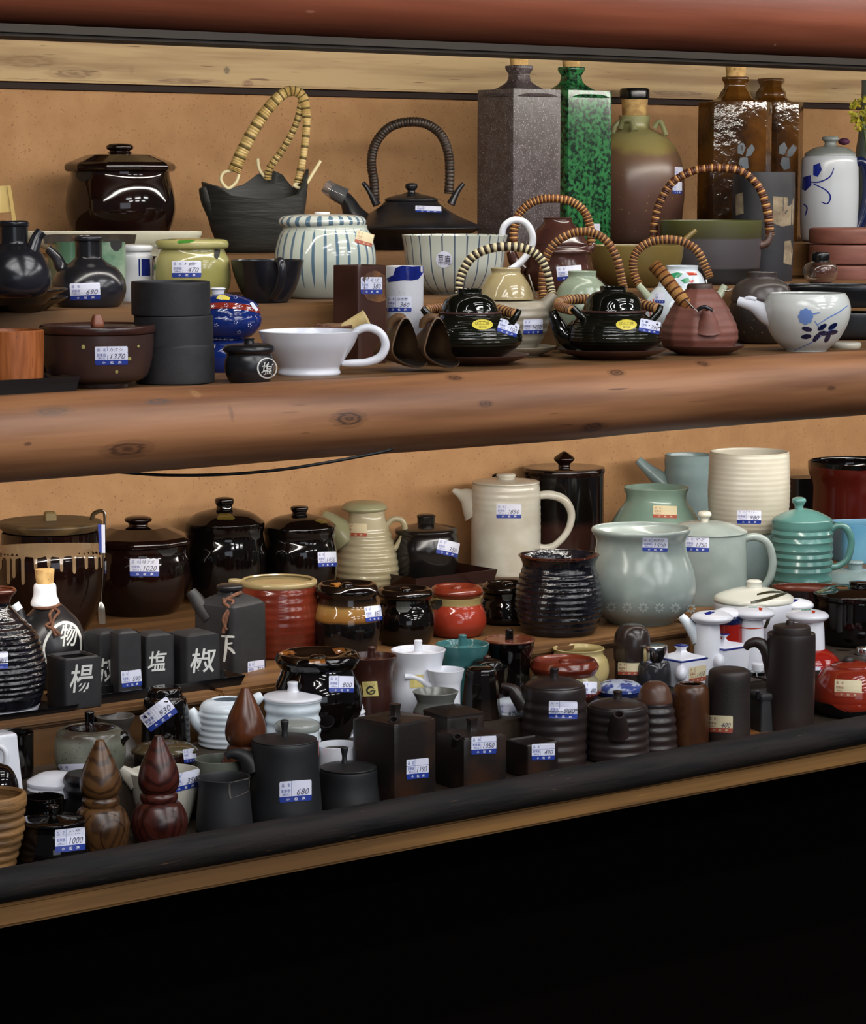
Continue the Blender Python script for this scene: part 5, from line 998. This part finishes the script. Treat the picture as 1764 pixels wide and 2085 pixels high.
mug('dark brown flared mug with upright lid knob and cream award sticker', 757, 2.70, None, 1317, [(40, 1455), (46, 1445), (46, 1400), (44, 1370), (50, 1345), (52, 1336)], MT['brown'], None, gmark)
mug('white waisted mug with recessed lid and peg knob', 852, 2.70, None, 1303, [(44, 1455), (56, 1440), (59, 1410), (49, 1365), (50, 1345), (56, 1323)], MT['white'], None, lambda t, b: t.paint(b, M('cream_sticker', '#c8b870', .5), [[(834, 1376), (862, 1374), (864, 1400), (836, 1402)]], name='award_sticker'))
mug('teal waisted mug with cream inner rim and peg knob', 942, 2.725, None, 1292, [(40, 1430), (46, 1420), (44, 1380), (44, 1350), (52, 1325), (55, 1311)], MT['teal'])
mug('glossy black waisted mug with brown rim and peg knob', 1037, 2.715, None, 1281, [(38, 1420), (46, 1408), (42, 1370), (44, 1340), (50, 1318), (52, 1303)], MT['bglaze'], None, None, M('rust_rim', '#5a2c1c', .2))
t = T('honey_jar', 'wide black honey jar with amber-splashed ring lid, priced 800', 'jar', 648, 'G', Y=2.675)
b = t.lathe('body', MT['bglaze'], [(66, 1500), (76, 1490), (90, 1440), (88, 1400), (76, 1370), (72, 1356)])
l = t.lathe('lid', MT['bglaze'], [(78, 1358, 's'), (86, 1346), (86, 1338), (78, 1329), (60, 1332), (40, 1340), (22, 1342), (16, 1336), (8, 1333)], parent=None)
t.paint(l, M('amber_splash', '#7c4a1c', .1), [[(570, 1332), (580, 1324), (600, 1326), (608, 1332), (590, 1336)], [(676, 1322), (700, 1320), (704, 1328), (684, 1334)], [(630, 1346), (662, 1345), (664, 1354), (632, 1355)]], name='glaze_spots', eps=.0008)
t.tag(b, 695, 1395, 50, 33, '800', slope=.01); t.done()
t = T('side_handle_cup', 'white flaring cup with thin curved side spout before the white mug', 'cup', 908, 'G', Y=2.655)
b = t.lathe('body', MT['white'], [(26, 1450), (30, 1440), (30, 1400), (34, 1380), (38, 1363)], inner=3); t.tube('spout', MT['white'], [(880, 1402, 4), (862, 1388, 2), (845, 1380), (825, 1378)], [9, 7, 6, 6], open_end=True); t.done()
t = T('grey_jar', 'small grey jar with flared rim and red foot before the white cup', 'jar', 887, 'G', Y=2.625)
b = t.lathe('body', M('grey_red_glaze', '#5e605c', .2, ramp=[(0, '#6a2416'), (.4, '#6e2818'), (.48, '#5e605c'), (1, '#6a6c66')], rampn=.01), [(34, 1500), (42, 1480), (46, 1450), (38, 1432), (40, 1422), (47, 1408)], inner=4); t.done()
for cx, Y, ty, hh, lb in ((992, 2.68, 1340, 0, 'dark glossy domed pepper shaker behind a similar taller one'), (980, 2.64, 1356, 1, 'tall dark glossy faceted shaker before the black mug')):
    t = T('shaker', lb, 'shaker', cx, 'G', Y=Y, group='dark glossy shakers')
    gl = M('brown_black_glaze', '#0e0a09', .08, '#2c2018', 12, ncon=(.5, .75)); y0 = t.y0
    if hh: t.lathe('body', gl, [(40, y0, 's'), (42, y0-5), (38, 1430), (34, 1385), (30, 1364), (20, 1357), (6, 1356)], ngon=(12, 0), sharp=20)
    else:
        b = t.lathe('body', gl, [(40, y0), (40, 1400), (44, 1362), (45, 1358)], inner=4); l = t.lathe('dome', gl, [(34, 1380), (33, 1356), (26, 1344), (8, 1340)]); t.lathe('knob', MT['brown'], [(7, 1342), (8, 1337), (3, 1334)], parent=l)
    t.done()
t = T('ribbed_teapot', 'pale celadon teapot with ribbed body and short spout to the left', 'teapot', 464, 'G', Y=2.70)
b = t.lathe('body', MT['whiteblue'], [(54, 1535), (60, 1525), (60, 1480), (58, 1445), (50, 1430), (34, 1424)], ribs=(1, 6, 0, .8), inner=5)
t.tube('spout', MT['whiteblue'], [(420, 1482, 10), (404, 1470, 8), (396, 1456, 6), (388, 1444, 4)], [20, 15, 12, 10], open_end=True); t.tube('lug', MT['whiteblue'], [(508, 1440, 14), (524, 1424, 14), (534, 1418, 12)], [10, 12, 9]); t.done()
t = T('ribbed_jar', 'pale blue-white ribbed jar with conical knob lid', 'jar', 597, 'G', Y=2.655)
b = t.lathe('body', MT['whiteblue'], [(50, 1530), (56, 1520), (56, 1480), (56, 1450), (60, 1424)], ribs=(1.6, 4)); l = t.lathe('lid', MT['white'], [(59, 1424), (61, 1419), (54, 1414), (18, 1408)]); t.lathe('knob', MT['white'], [(14, 1411), (10, 1400), (11, 1390), (8, 1388)], parent=l); t.done()
t = T('ribbed_shaker', 'white ribbed beehive shaker with short stub, beside the square black pot', 'shaker', 707, 'G', Y=2.66)
b = t.lathe('body', MT['white'], [(40, 1520), (40, 1500), (37, 1460), (36, 1448), (30, 1430), (18, 1419), (4, 1417)], ribs=(1.6, 5, 0, .7)); t.tube('spout', MT['white'], [(690, 1446, 10), (676, 1446, 12), (664, 1446, 12)], [10, 9, 9], open_end=True); t.done()
t = T('small_white_jar', 'small white jar with conical knob behind the beehive shaker', 'jar', 763, 'G', Y=2.695)
b = t.lathe('body', MT['white'], [(30, 1490), (34, 1480), (38, 1445)]); l = t.lathe('lid', MT['white'], [(38, 1445), (36, 1439), (16, 1434)]); t.lathe('knob', MT['white'], [(13, 1437), (9, 1424), (10, 1416), (7, 1415)], parent=l); t.done()
t = T('tagged_jar', 'tall glossy black jar with a tilted 930 price tag', 'jar', 338, 'G', Y=2.70)
b = t.lathe('body', MT['bglaze'], [(46, 1530), (50, 1520), (48, 1460), (43, 1425), (36, 1418), (34, 1406), (28, 1399), (10, 1398)])
t.tag(b, 324, 1455, 68, 40, '930', rot=36); t.done()
t = T('funnel_bowl', 'grey flaring bowl behind the grey teapot', 'bowl', 236, 'G', Y=2.725)
t.lathe('body', M('warm_grey_clay', '#3c3835', .4, '#46413c', 14), [(56, 1560), (50, 1540), (32, 1500), (28, 1485), (36, 1468), (40, 1458)], inner=4); t.done()
t = T('grey_teapot', 'grey ash-glazed teapot with dark lid and black spout at right', 'teapot', 184, 'G', Y=2.675)
b = t.lathe('body', M('grey_ash_glaze', '#6e7064', .22, '#5a5c50', 20, ramp=[(0, '#3a3832'), (.15, '#6e7064'), (.72, '#7a7c70'), (.86, '#4a4038'), (1, '#241c18')], rampn=.06, speck=('#3c3c34', 400, .64)), [(58, 1590), (66, 1580), (72, 1545), (72, 1510), (66, 1488), (54, 1482)], inner=4)
l = t.lathe('lid', MT['brglaze'], [(52, 1488, 's'), (50, 1482), (20, 1477), (12, 1475)]); t.lathe('knob', MT['bglaze'], [(11, 1478), (9, 1468), (10, 1452), (7, 1448)], parent=l)
t.tube('spout', MT['bglaze'], [(226, 1530, 20), (240, 1512, 20), (250, 1503, 20), (260, 1498, 20)], [22, 16, 12, 9], open_end=True); t.tag(b, 150, 1572, 60, 34, ''); t.done()
t = T('tall_white_box', 'tall white glazed square pot with handle at the left edge', 'pot', 0, 'G', Y=2.64)
b = t.lathe('body', MT['white'], [(48, 1640, 's'), (46, 1630), (38, 1520), (36, 1496), (30, 1492, 's')], sq=(10, 30)); t.tube('handle', MT['white'], [(-20, 1520, 36), (4, 1522, 44), (14, 1540, 46), (8, 1580, 44)], 6); t.done()
t = T('black_tumbler', 'glossy black tumbler behind the tall white pot at left', 'tumbler', 28, 'G', Y=2.705)
t.lathe('body', MT['bglaze'], [(36, 1590), (40, 1580), (41, 1540), (42, 1492)], inner=4); t.done()
t = T('black_dome', 'glossy black domed lid pot above the clay basket cup', 'pot', -8, 'F', Y=2.575)
t.lathe('body', MT['bglaze'], [(50, 1690), (50, 1620), (46, 1590), (32, 1564), (10, 1554)]); t.done()
t = T('white_lidded_pot', 'white lidded pot with brown unglazed rim beneath the grey teapot', 'pot', 112, 'G', Y=2.625)
b = t.lathe('body', MT['white'], [(46, 1650), (54, 1640), (60, 1615), (56, 1600)]); t.lathe('lid', MT['white'], [(55, 1600), (57, 1592), (54, 1587), (30, 1575), (6, 1572)]); t.done()
t = T('ridged_black_jar', 'ridged satin black jar behind the olive gourd shaker', 'jar', 178, 'F', Y=2.585)
t.lathe('body', MT['bsemi'], [(44, 1690), (48, 1680), (46, 1640), (44, 1620), (48, 1605), (44, 1595), (47, 1585), (40, 1574)]); t.done()
t = T('black_cup', 'small open black cup above the black sugar pot at lower left', 'cup', 92, 'F', Y=2.57)
t.lathe('body', MT['bglaze'], [(34, 1700), (38, 1690), (40, 1640), (40, 1622)], inner=3); t.done()
t = T('flat_lidded_dish', 'dark brown dish with leaf-shaped lid and small sticker', 'dish', 335, 'G', Y=2.655)
b = t.lathe('body', MT['brglaze'], [(50, 1580), (58, 1570), (64, 1545), (62, 1530)]); l = t.lathe('lid', M('olive_brown_lid', '#3c3020', .12, '#4c4430', 14), [(66, 1532), (68, 1526), (50, 1514), (20, 1508), (4, 1507)], squash=.7); t.tag(b, 386, 1540, 26, 28, '', rot=6); t.done()
t = T('cream_pitcher', 'white spouted creamer with blue sticker behind the red gourd', 'pitcher', 336, 'F', Y=2.585)
b = t.lathe('body', MT['cream'], [(44, 1680), (50, 1670), (64, 1620), (72, 1570)], inner=4); t.tube('spout', MT['cream'], [(282, 1590, 16), (264, 1576, 14), (250, 1562, 12)], [24, 16, 6], flat=.6); t.tag(b, 378, 1592, 56, 36, '350', slope=-.25); t.done()
t = T('grey_bowl', 'small grey-green bowl behind the matte black cup', 'bowl', 448, 'F', Y=2.585)
t.lathe('body', M('grey_green_bowl', '#5e6258', .3, '#54584e', 14), [(36, 1640), (42, 1630), (48, 1590), (50, 1545)], inner=4); t.done()
t = T('striped_cup', 'small grey-lidded cup with painted sides between brown gourd and white jar', 'cup', 606, 'G', Y=2.605)
b = t.lathe('body', MT['whiteblue'], [(38, 1570), (42, 1560), (44, 1510), (44, 1486)]); t.lathe('lid', M('grey_lid2', '#8a908c', .2), [(44, 1487), (46, 1480), (42, 1470), (20, 1464), (4, 1463)])
t.paint(b, MT['redpt'], [[(640, 1510), (649, 1508), (649, 1540), (640, 1542)]]); t.done()
t = T('white_cup', 'white open cup below the beehive shaker, behind the black lidded pot', 'cup', 690, 'F', Y=2.59)
t.lathe('body', MT['white'], [(32, 1620), (38, 1610), (42, 1560), (44, 1516)], inner=3); t.done()
t = T('labelled_pot', 'small grey-white pot with large 690 sticker behind the ribbed dark pot', 'pot', 1040, 'G', Y=2.645)
b = t.lathe('body', MT['whiteblue'], [(34, 1490), (40, 1480), (42, 1450), (34, 1428), (18, 1422)]); t.tag(b, 1034, 1450, 50, 36, '690'); t.done()
t = T('patterned_bowl', 'small bowl with blue and white patterned lid behind the dark teapot', 'bowl', 1262, 'G', Y=2.645)
b = t.lathe('body', MT['blued'], [(34, 1440), (42, 1430), (46, 1412), (46, 1404)]); l = t.lathe('lid', M('blue_net_pattern', '#aab4c8', .12, '#3a4a88', 60, ncon=(.48, .54)), [(47, 1405), (45, 1396), (30, 1388), (4, 1385)]); t.done()

# ================= lower shelf, front row F =================
t = T('clay_basket_cup', 'ochre clay cup moulded like a basket at the left edge', 'cup', -22, 'F', Y=2.515)
t.lathe('body', M('basket_clay', '#8a6438', .6, '#5a4024', 14, stretch=(1, 1, 6), bump=1, bscale=60), [(44, 1790), (50, 1780), (60, 1740), (72, 1690), (72, 1660), (78, 1635), (76, 1618)], ribs=(1.6, 8, 0, .85), inner=9, wob=.02); t.done()
t, b, l = lidpot('small glossy black lidded pot priced 1000 at the lower left', 110, 2.50, [(70, 1765), (76, 1755), (74, 1720), (66, 1690), (66, 1676)], [(64, 1676), (66, 1671), (60, 1666), (20, 1662), (10, 1660)], [(10, 1664), (9, 1655), (13, 1647), (12, 1641), (6, 1640)], MT['bglaze'], (143, 1712, 60, 46, '1000', 0, 'blue', -.08, '32番'), tier='F'); t.done()
def gourd(label, cx, Y, dy, mat, rx=1):
    t = T('gourd_shaker', label, 'shaker', cx, 'F', Y=Y, group='gourd-shaped wooden shakers'); y0 = t.y0
    P_ = lambda pr: [(r*rx, y+dy)+(('s',) if len(q) > 2 else ()) for q in pr for r, y in [q[:2]]]
    yb = y0-dy
    gb_ = t.lathe('base', mat, [(44*rx, y0), (50*rx, y0-6)]+P_([(57, 1695), (57, 1672), (46, 1648), (36, 1640)]))
    t.lathe('collar', mat, P_([(35, 1641), (38, 1635), (38, 1627), (33, 1621)])); t.lathe('bulb', mat, P_([(33, 1622), (40, 1610), (42, 1592), (36, 1566), (24, 1540), (14, 1520), (9, 1510), (8, 1508)]))
    if dy > -50:
        gm = M('grain_ring', '#2c160c', .3)
        t.paint(gb_, gm, strokes=[([(cx+24+(25-k)*math.cos(a*.6+1.2), 1705+dy+34*math.sin(a*.6+1.2)) for a in range(9)], 2.4) for k in (0,)]+[([(cx-20, 1660+dy), (cx-34, 1680+dy), (cx-38, 1705+dy)], 1.6), ([(cx-10, 1658+dy), (cx+14, 1656+dy), (cx+36, 1664+dy)], 1.6)], name='wood_figure')
    t.done()
gourd('olive-brown wooden gourd shaker, leftmost of the three gourds', 207, 2.518, 0, MT['gwood'])
gourd('dark red wooden gourd shaker, middle of the three gourds', 325, 2.522, -9, MT['rwood'])
gourd('chestnut wooden gourd shaker behind the tall black pot, rightmost gourd', 502, 2.58, -106, MT['cwood'])
t = T('matte_cup', 'matte black open cup with peeled sticker remains', 'cup', 457, 'F', Y=2.525)
b = t.lathe('body', M('matte_black_grey', '#1e1f22', .55, '#18181b', 20), [(56, 1690), (58, 1680), (55, 1640), (52, 1600), (54, 1582)], inner=4)
t.paint(b, M('sticker_residue', '#55504a', .7, '#2a2826', 60), strokes=[([(468, 1597), (468, 1612), (470, 1628)], 4), ([(468, 1596), (490, 1590), (508, 1587)], 2), ([(470, 1626), (490, 1620), (506, 1612)], 1.6), ([(508, 1590), (507, 1604)], 2)], name='sticker_residue'); t.done()
mk = M('tall_pot_black', '#17181a', .5, '#1c1d1f', 30, bump=.1, bscale=100)
t = T('tall_lidded_pot', 'tall matte black lidded pot with hooked spout, priced 680', 'pot', 581, 'F', Y=2.522)
b = t.lathe('body', mk, [(72, 1675), (76, 1668), (73, 1620), (69, 1560), (68, 1518), (66, 1507)]); l = t.lathe('lid', mk, [(64, 1508), (63, 1504), (30, 1501), (9, 1499)]); t.lathe('knob', mk, [(7, 1502), (6, 1488), (8, 1474), (8, 1468), (4, 1466)], parent=l)
t.tube('spout', mk, [(520, 1568, 10), (508, 1548, 8), (490, 1536, 6), (472, 1534, 4), (462, 1540, 4)], [26, 20, 13, 10, 8]); t.tag(b, 602, 1612, 64, 42, '680', slope=-.07); t.done()
t = T('squat_lidded_pot', 'squat matte black lidded pot with slim knob', 'pot', 710, 'F', Y=2.53)
b = t.lathe('body', mk, [(62, 1648), (65, 1640), (60, 1600), (59, 1572), (58, 1565)]); l = t.lathe('lid', mk, [(56, 1565), (55, 1560), (25, 1556), (8, 1553)]); t.lathe('knob', mk, [(7, 1556), (5, 1542), (7, 1530), (8, 1523), (5, 1521)], parent=l, cx=702); t.done()
iron = M('iron_brown_clay', '#1a1412', .4, '#402616', 11, ncon=(.5, .72), bump=.3, bscale=120)
def sqpot(label, cx, Y, xl, xr, ye, ang, kn=True, tag=None, openp=False, spx=None, spy=None, dome=False):
    t = T('square_pot' if not openp else 'square_cup', label, 'pot' if not openp else 'cup', cx, 'F', Y=Y); hw = (xr-xl)/2; cc = (xr+xl)/2; y0 = t.y0
    b = t.lathe('body', iron, [(hw-2, y0, 's'), (hw, y0-4, 's'), (hw, ye+3, 's'), (hw-1, ye, 's')], sq=(26, ang), cx=cc, inner=6 if openp else 0)
    if kn:
        l = t.lathe('lid', iron, [(hw-7, ye, 's'), (hw-8, ye-3, 's'), (12, ye-7)], sq=(20, ang), cx=cc); t.lathe('knob', iron, [(12, ye-5, 's'), (10, ye-16), (12, ye-30, 's')], sq=(10, ang), cx=cc+2, parent=l)
    if dome: t.lathe('lid', iron, [(hw, ye, 's'), (hw, ye-4, 's'), (hw*.6, ye-12), (hw*.2, ye-15)], sq=(16, ang), cx=cc)
    if spx:
        t.tube('spout', iron, [(spx, spy+14, 34), (spx, spy+8, 44), (spx, spy+1, 52)], [15, 12, 9], open_end=True)
    if tag: t.tag(b, *tag)
    t.done()
sqpot('large dark square pot with corner spout and square knob, priced 1190', 804, 2.528, 720, 887, 1464, 46, tag=(850, 1566, 45, 40, '1190', 0, 'blue', -.1), spx=802, spy=1466)
sqpot('smaller dark square pot with corner spout, priced 1050', 958, 2.535, 888, 1030, 1493, 35, tag=(985, 1518, 50, 36, '1050', 0, 'blue', -.06), spx=932, spy=1500)
sqpot('small open dark square cup priced 490, right of the spouted square pots', 1083, 2.535, 1030, 1136, 1508, 36, kn=False, openp=True, tag=(1106, 1531, 46, 33, '490', 0, 'blue', -.05))
sqpot('dark square box with curved brown lid behind the smaller square pot', 922, 2.588, 862, 985, 1452, 33, kn=False, dome=True)
rib = M('ribbed_dark_clay', '#231c1d', .34, '#2e2422', 12, bump=.1, bscale=100)
t = T('ribbed_lidded_pot', 'ribbed dark brown lidded pot with spout left, priced 980', 'pot', 1128, 'F', Y=2.567)
b = t.lathe('body', rib, [(62, 1555), (66, 1548), (66, 1480), (65, 1410), (62, 1396)], ribs=(1.6, 6, .05, .85)); l = t.lathe('lid', rib, [(60, 1397), (58, 1392), (40, 1384), (12, 1379)]); t.lathe('knob', rib, [(9, 1382), (8, 1370), (9, 1362), (5, 1360)], parent=l)
t.tube('spout', rib, [(1070, 1440, 8), (1054, 1418, 6), (1042, 1404, 4), (1020, 1398, 2)], [20, 16, 11, 6], open_end=True); t.tag(b, 1146, 1447, 57, 35, '980', slope=.01); t.done()
t = T('ribbed_teapot', 'squat ribbed dark teapot with its spout pointing to the front', 'teapot', 1257, 'F', Y=2.535)
b = t.lathe('body', rib, [(56, 1558), (64, 1548), (63, 1490), (62, 1445), (60, 1437)], ribs=(1.4, 5, .1, .9)); l = t.lathe('lid', rib, [(58, 1438), (54, 1432), (30, 1425), (11, 1422)]); t.lathe('knob', rib, [(9, 1425), (8, 1414), (10, 1408), (6, 1406)], parent=l)
t.tube('spout', rib, [(1259, 1494, 58), (1259, 1470, 76), (1260, 1456, 88)], [24, 18, 11], open_end=True); t.done()
t = T('ribbed_shaker', 'dark ribbed shaker with smooth brown domed top', 'shaker', 1333, 'F', Y=2.54)
t.lathe('body', rib, [(42, 1540), (46, 1530), (44, 1480), (40, 1450), (35, 1428)], ribs=(1.4, 5, .05, .95)); t.lathe('dome', M('brown_dome', '#4c3024', .35, '#5c3c2a', 14), [(36, 1429), (35, 1420), (28, 1400), (16, 1389), (4, 1387)]); t.done()
t = T('small_dark_jar', 'tiny dark jar with blue sticker between ribbed shaker and wooden cup', 'jar', 1374, 'F', Y=2.565)
b = t.lathe('body', rib, [(12, 1520), (13, 1512), (13, 1460), (11, 1448), (5, 1446)]); t.tag(b, 1380, 1494, 11, 34, ''); t.done()
boxthing('woven_tray', 'low woven rattan tray under the wooden cup and dark cylinder', 'tray', 1500, 'F', 2.535, 260, 105, 7, M('woven_rattan', '#6a4020', .5, '#8a5c30', 200), wall=3)
t = T('wooden_cup', 'brown open wooden cup left of the dark cylinder priced 400', 'cup', 1406, 'F', Y=2.535, lift=.002)
t.lathe('cup', M('umber_wood', '#4a2c18', .3, '#3a2012', 20, stretch=(3, 3, 1)), [(36, 1500), (38, 1490), (38, 1420), (34, 1400), (28, 1393)], inner=5); t.done()
t = T('lidded_cylinder', 'dark brown closed cylinder with red sticker priced 400', 'canister', 1484, 'F', Y=2.515, lift=.002)
b = t.lathe('body', MT['bclay'], [(42, 1500, 's'), (44, 1494), (43, 1420), (43, 1376), (38, 1364), (24, 1360), (4, 1359)]); t.tag(b, 1467, 1475, 50, 34, '400', kind='red', slope=.02); t.done()
t = T('square_bin', 'small tapered matte black square pot with flat lid', 'pot', 1562, 'F', Y=2.545, lift=.002)
b = t.lathe('body', MT['grayblk'], [(40, 1498, 's'), (39, 1490), (34, 1420, 's')], sq=(16, 28)); t.lathe('lid', MT['grayblk'], [(37, 1420, 's'), (38, 1412), (34, 1407)], sq=(12, 28)); t.tube('latch', MT['bsemi'], [(1543, 1424, 40), (1543, 1408, 40)], 4); t.done()
t = T('tall_coffee_pot', 'tall dark brown cylindrical pot with hooked spout to the left', 'pot', 1609, 'F', Y=2.525, lift=.002)
b = t.lathe('body', M('dark_tall_clay', '#251d1c', .4, '#2e2422', 12), [(46, 1480, 's'), (48, 1472), (49, 1400), (49, 1300), (46, 1291)]); l = t.lathe('lid', MT['bclay'], [(38, 1292), (38, 1280), (34, 1274), (10, 1272)]); t.lathe('knob', MT['bclay'], [(9, 1275), (8, 1266), (5, 1263)], parent=l, cx=1606)
t.tube('spout', M('dark_tall_clay', '#251d1c', .4), [(1572, 1380, 4), (1566, 1345, 3), (1556, 1320, 2), (1540, 1310), (1524, 1314), (1517, 1324)], [12, 15, 13, 11, 9, 6]); t.done()
t = T('rounded_red_pot', 'orange-red glazed pot with dark ball knob and black base at the right edge', 'pot', 1735, 'F', Y=2.555)
b = t.lathe('base', MT['lacquer'], [(60, 1475), (70, 1465), (80, 1432), (80, 1420)]); u = t.lathe('body', M('orange_red_glaze', '#7a2618', .1, '#862818', 12), [(80, 1424, 's'), (81, 1414), (76, 1388), (60, 1364), (44, 1357)])
t.paint(b, M('orange_red_glaze', '#7a2618', .1), [[(1664, 1424), (1685, 1430), (1706, 1444), (1726, 1452), (1764, 1448), (1790, 1440), (1800, 1420), (1730, 1426)]], name='glaze_tongue', cuts=4)
l = t.lathe('lid', M('orange_red_glaze', '#7a2618', .1), [(44, 1358), (40, 1352), (14, 1346)]); t.ball('knob', MT['bclay'], 1726, 1345, 13, 10, parent=l); t.tag(u, 1727, 1403, 54, 34, '', kind='red', slope=.02); t.done()
t = T('condiment_bottle', 'small clear glass bottle with white cap behind the tall dark pot', 'bottle', 1543, 'G', Y=2.635)
t.lathe('body', MT['glass'], [(16, 1420), (18, 1410), (17, 1375), (12, 1365)], inner=2); t.lathe('cap', MT['white'], [(12, 1366), (12, 1352), (8, 1350)]); t.done()
t = T('glass_shaker', 'clear glass shaker with chrome cap at the right edge', 'shaker', 1762, 'G', Y=2.655)
t.lathe('body', MT['glass'], [(22, 1420), (26, 1410), (24, 1360), (18, 1350)], inner=2); t.lathe('cap', MT['chrome'], [(19, 1352, 's'), (20, 1345), (19, 1320), (14, 1315)]); t.done()
t = T('white_spoon', 'white ceramic spoon rest beside the red pot at the right', 'spoon', 1716, 'G', Y=2.70, lift=0)
t.lathe('rest', MT['white'], [(16, t.y0, 's'), (20, 1345), (22, 1334), (18, 1328)], squash=.5); t.done()
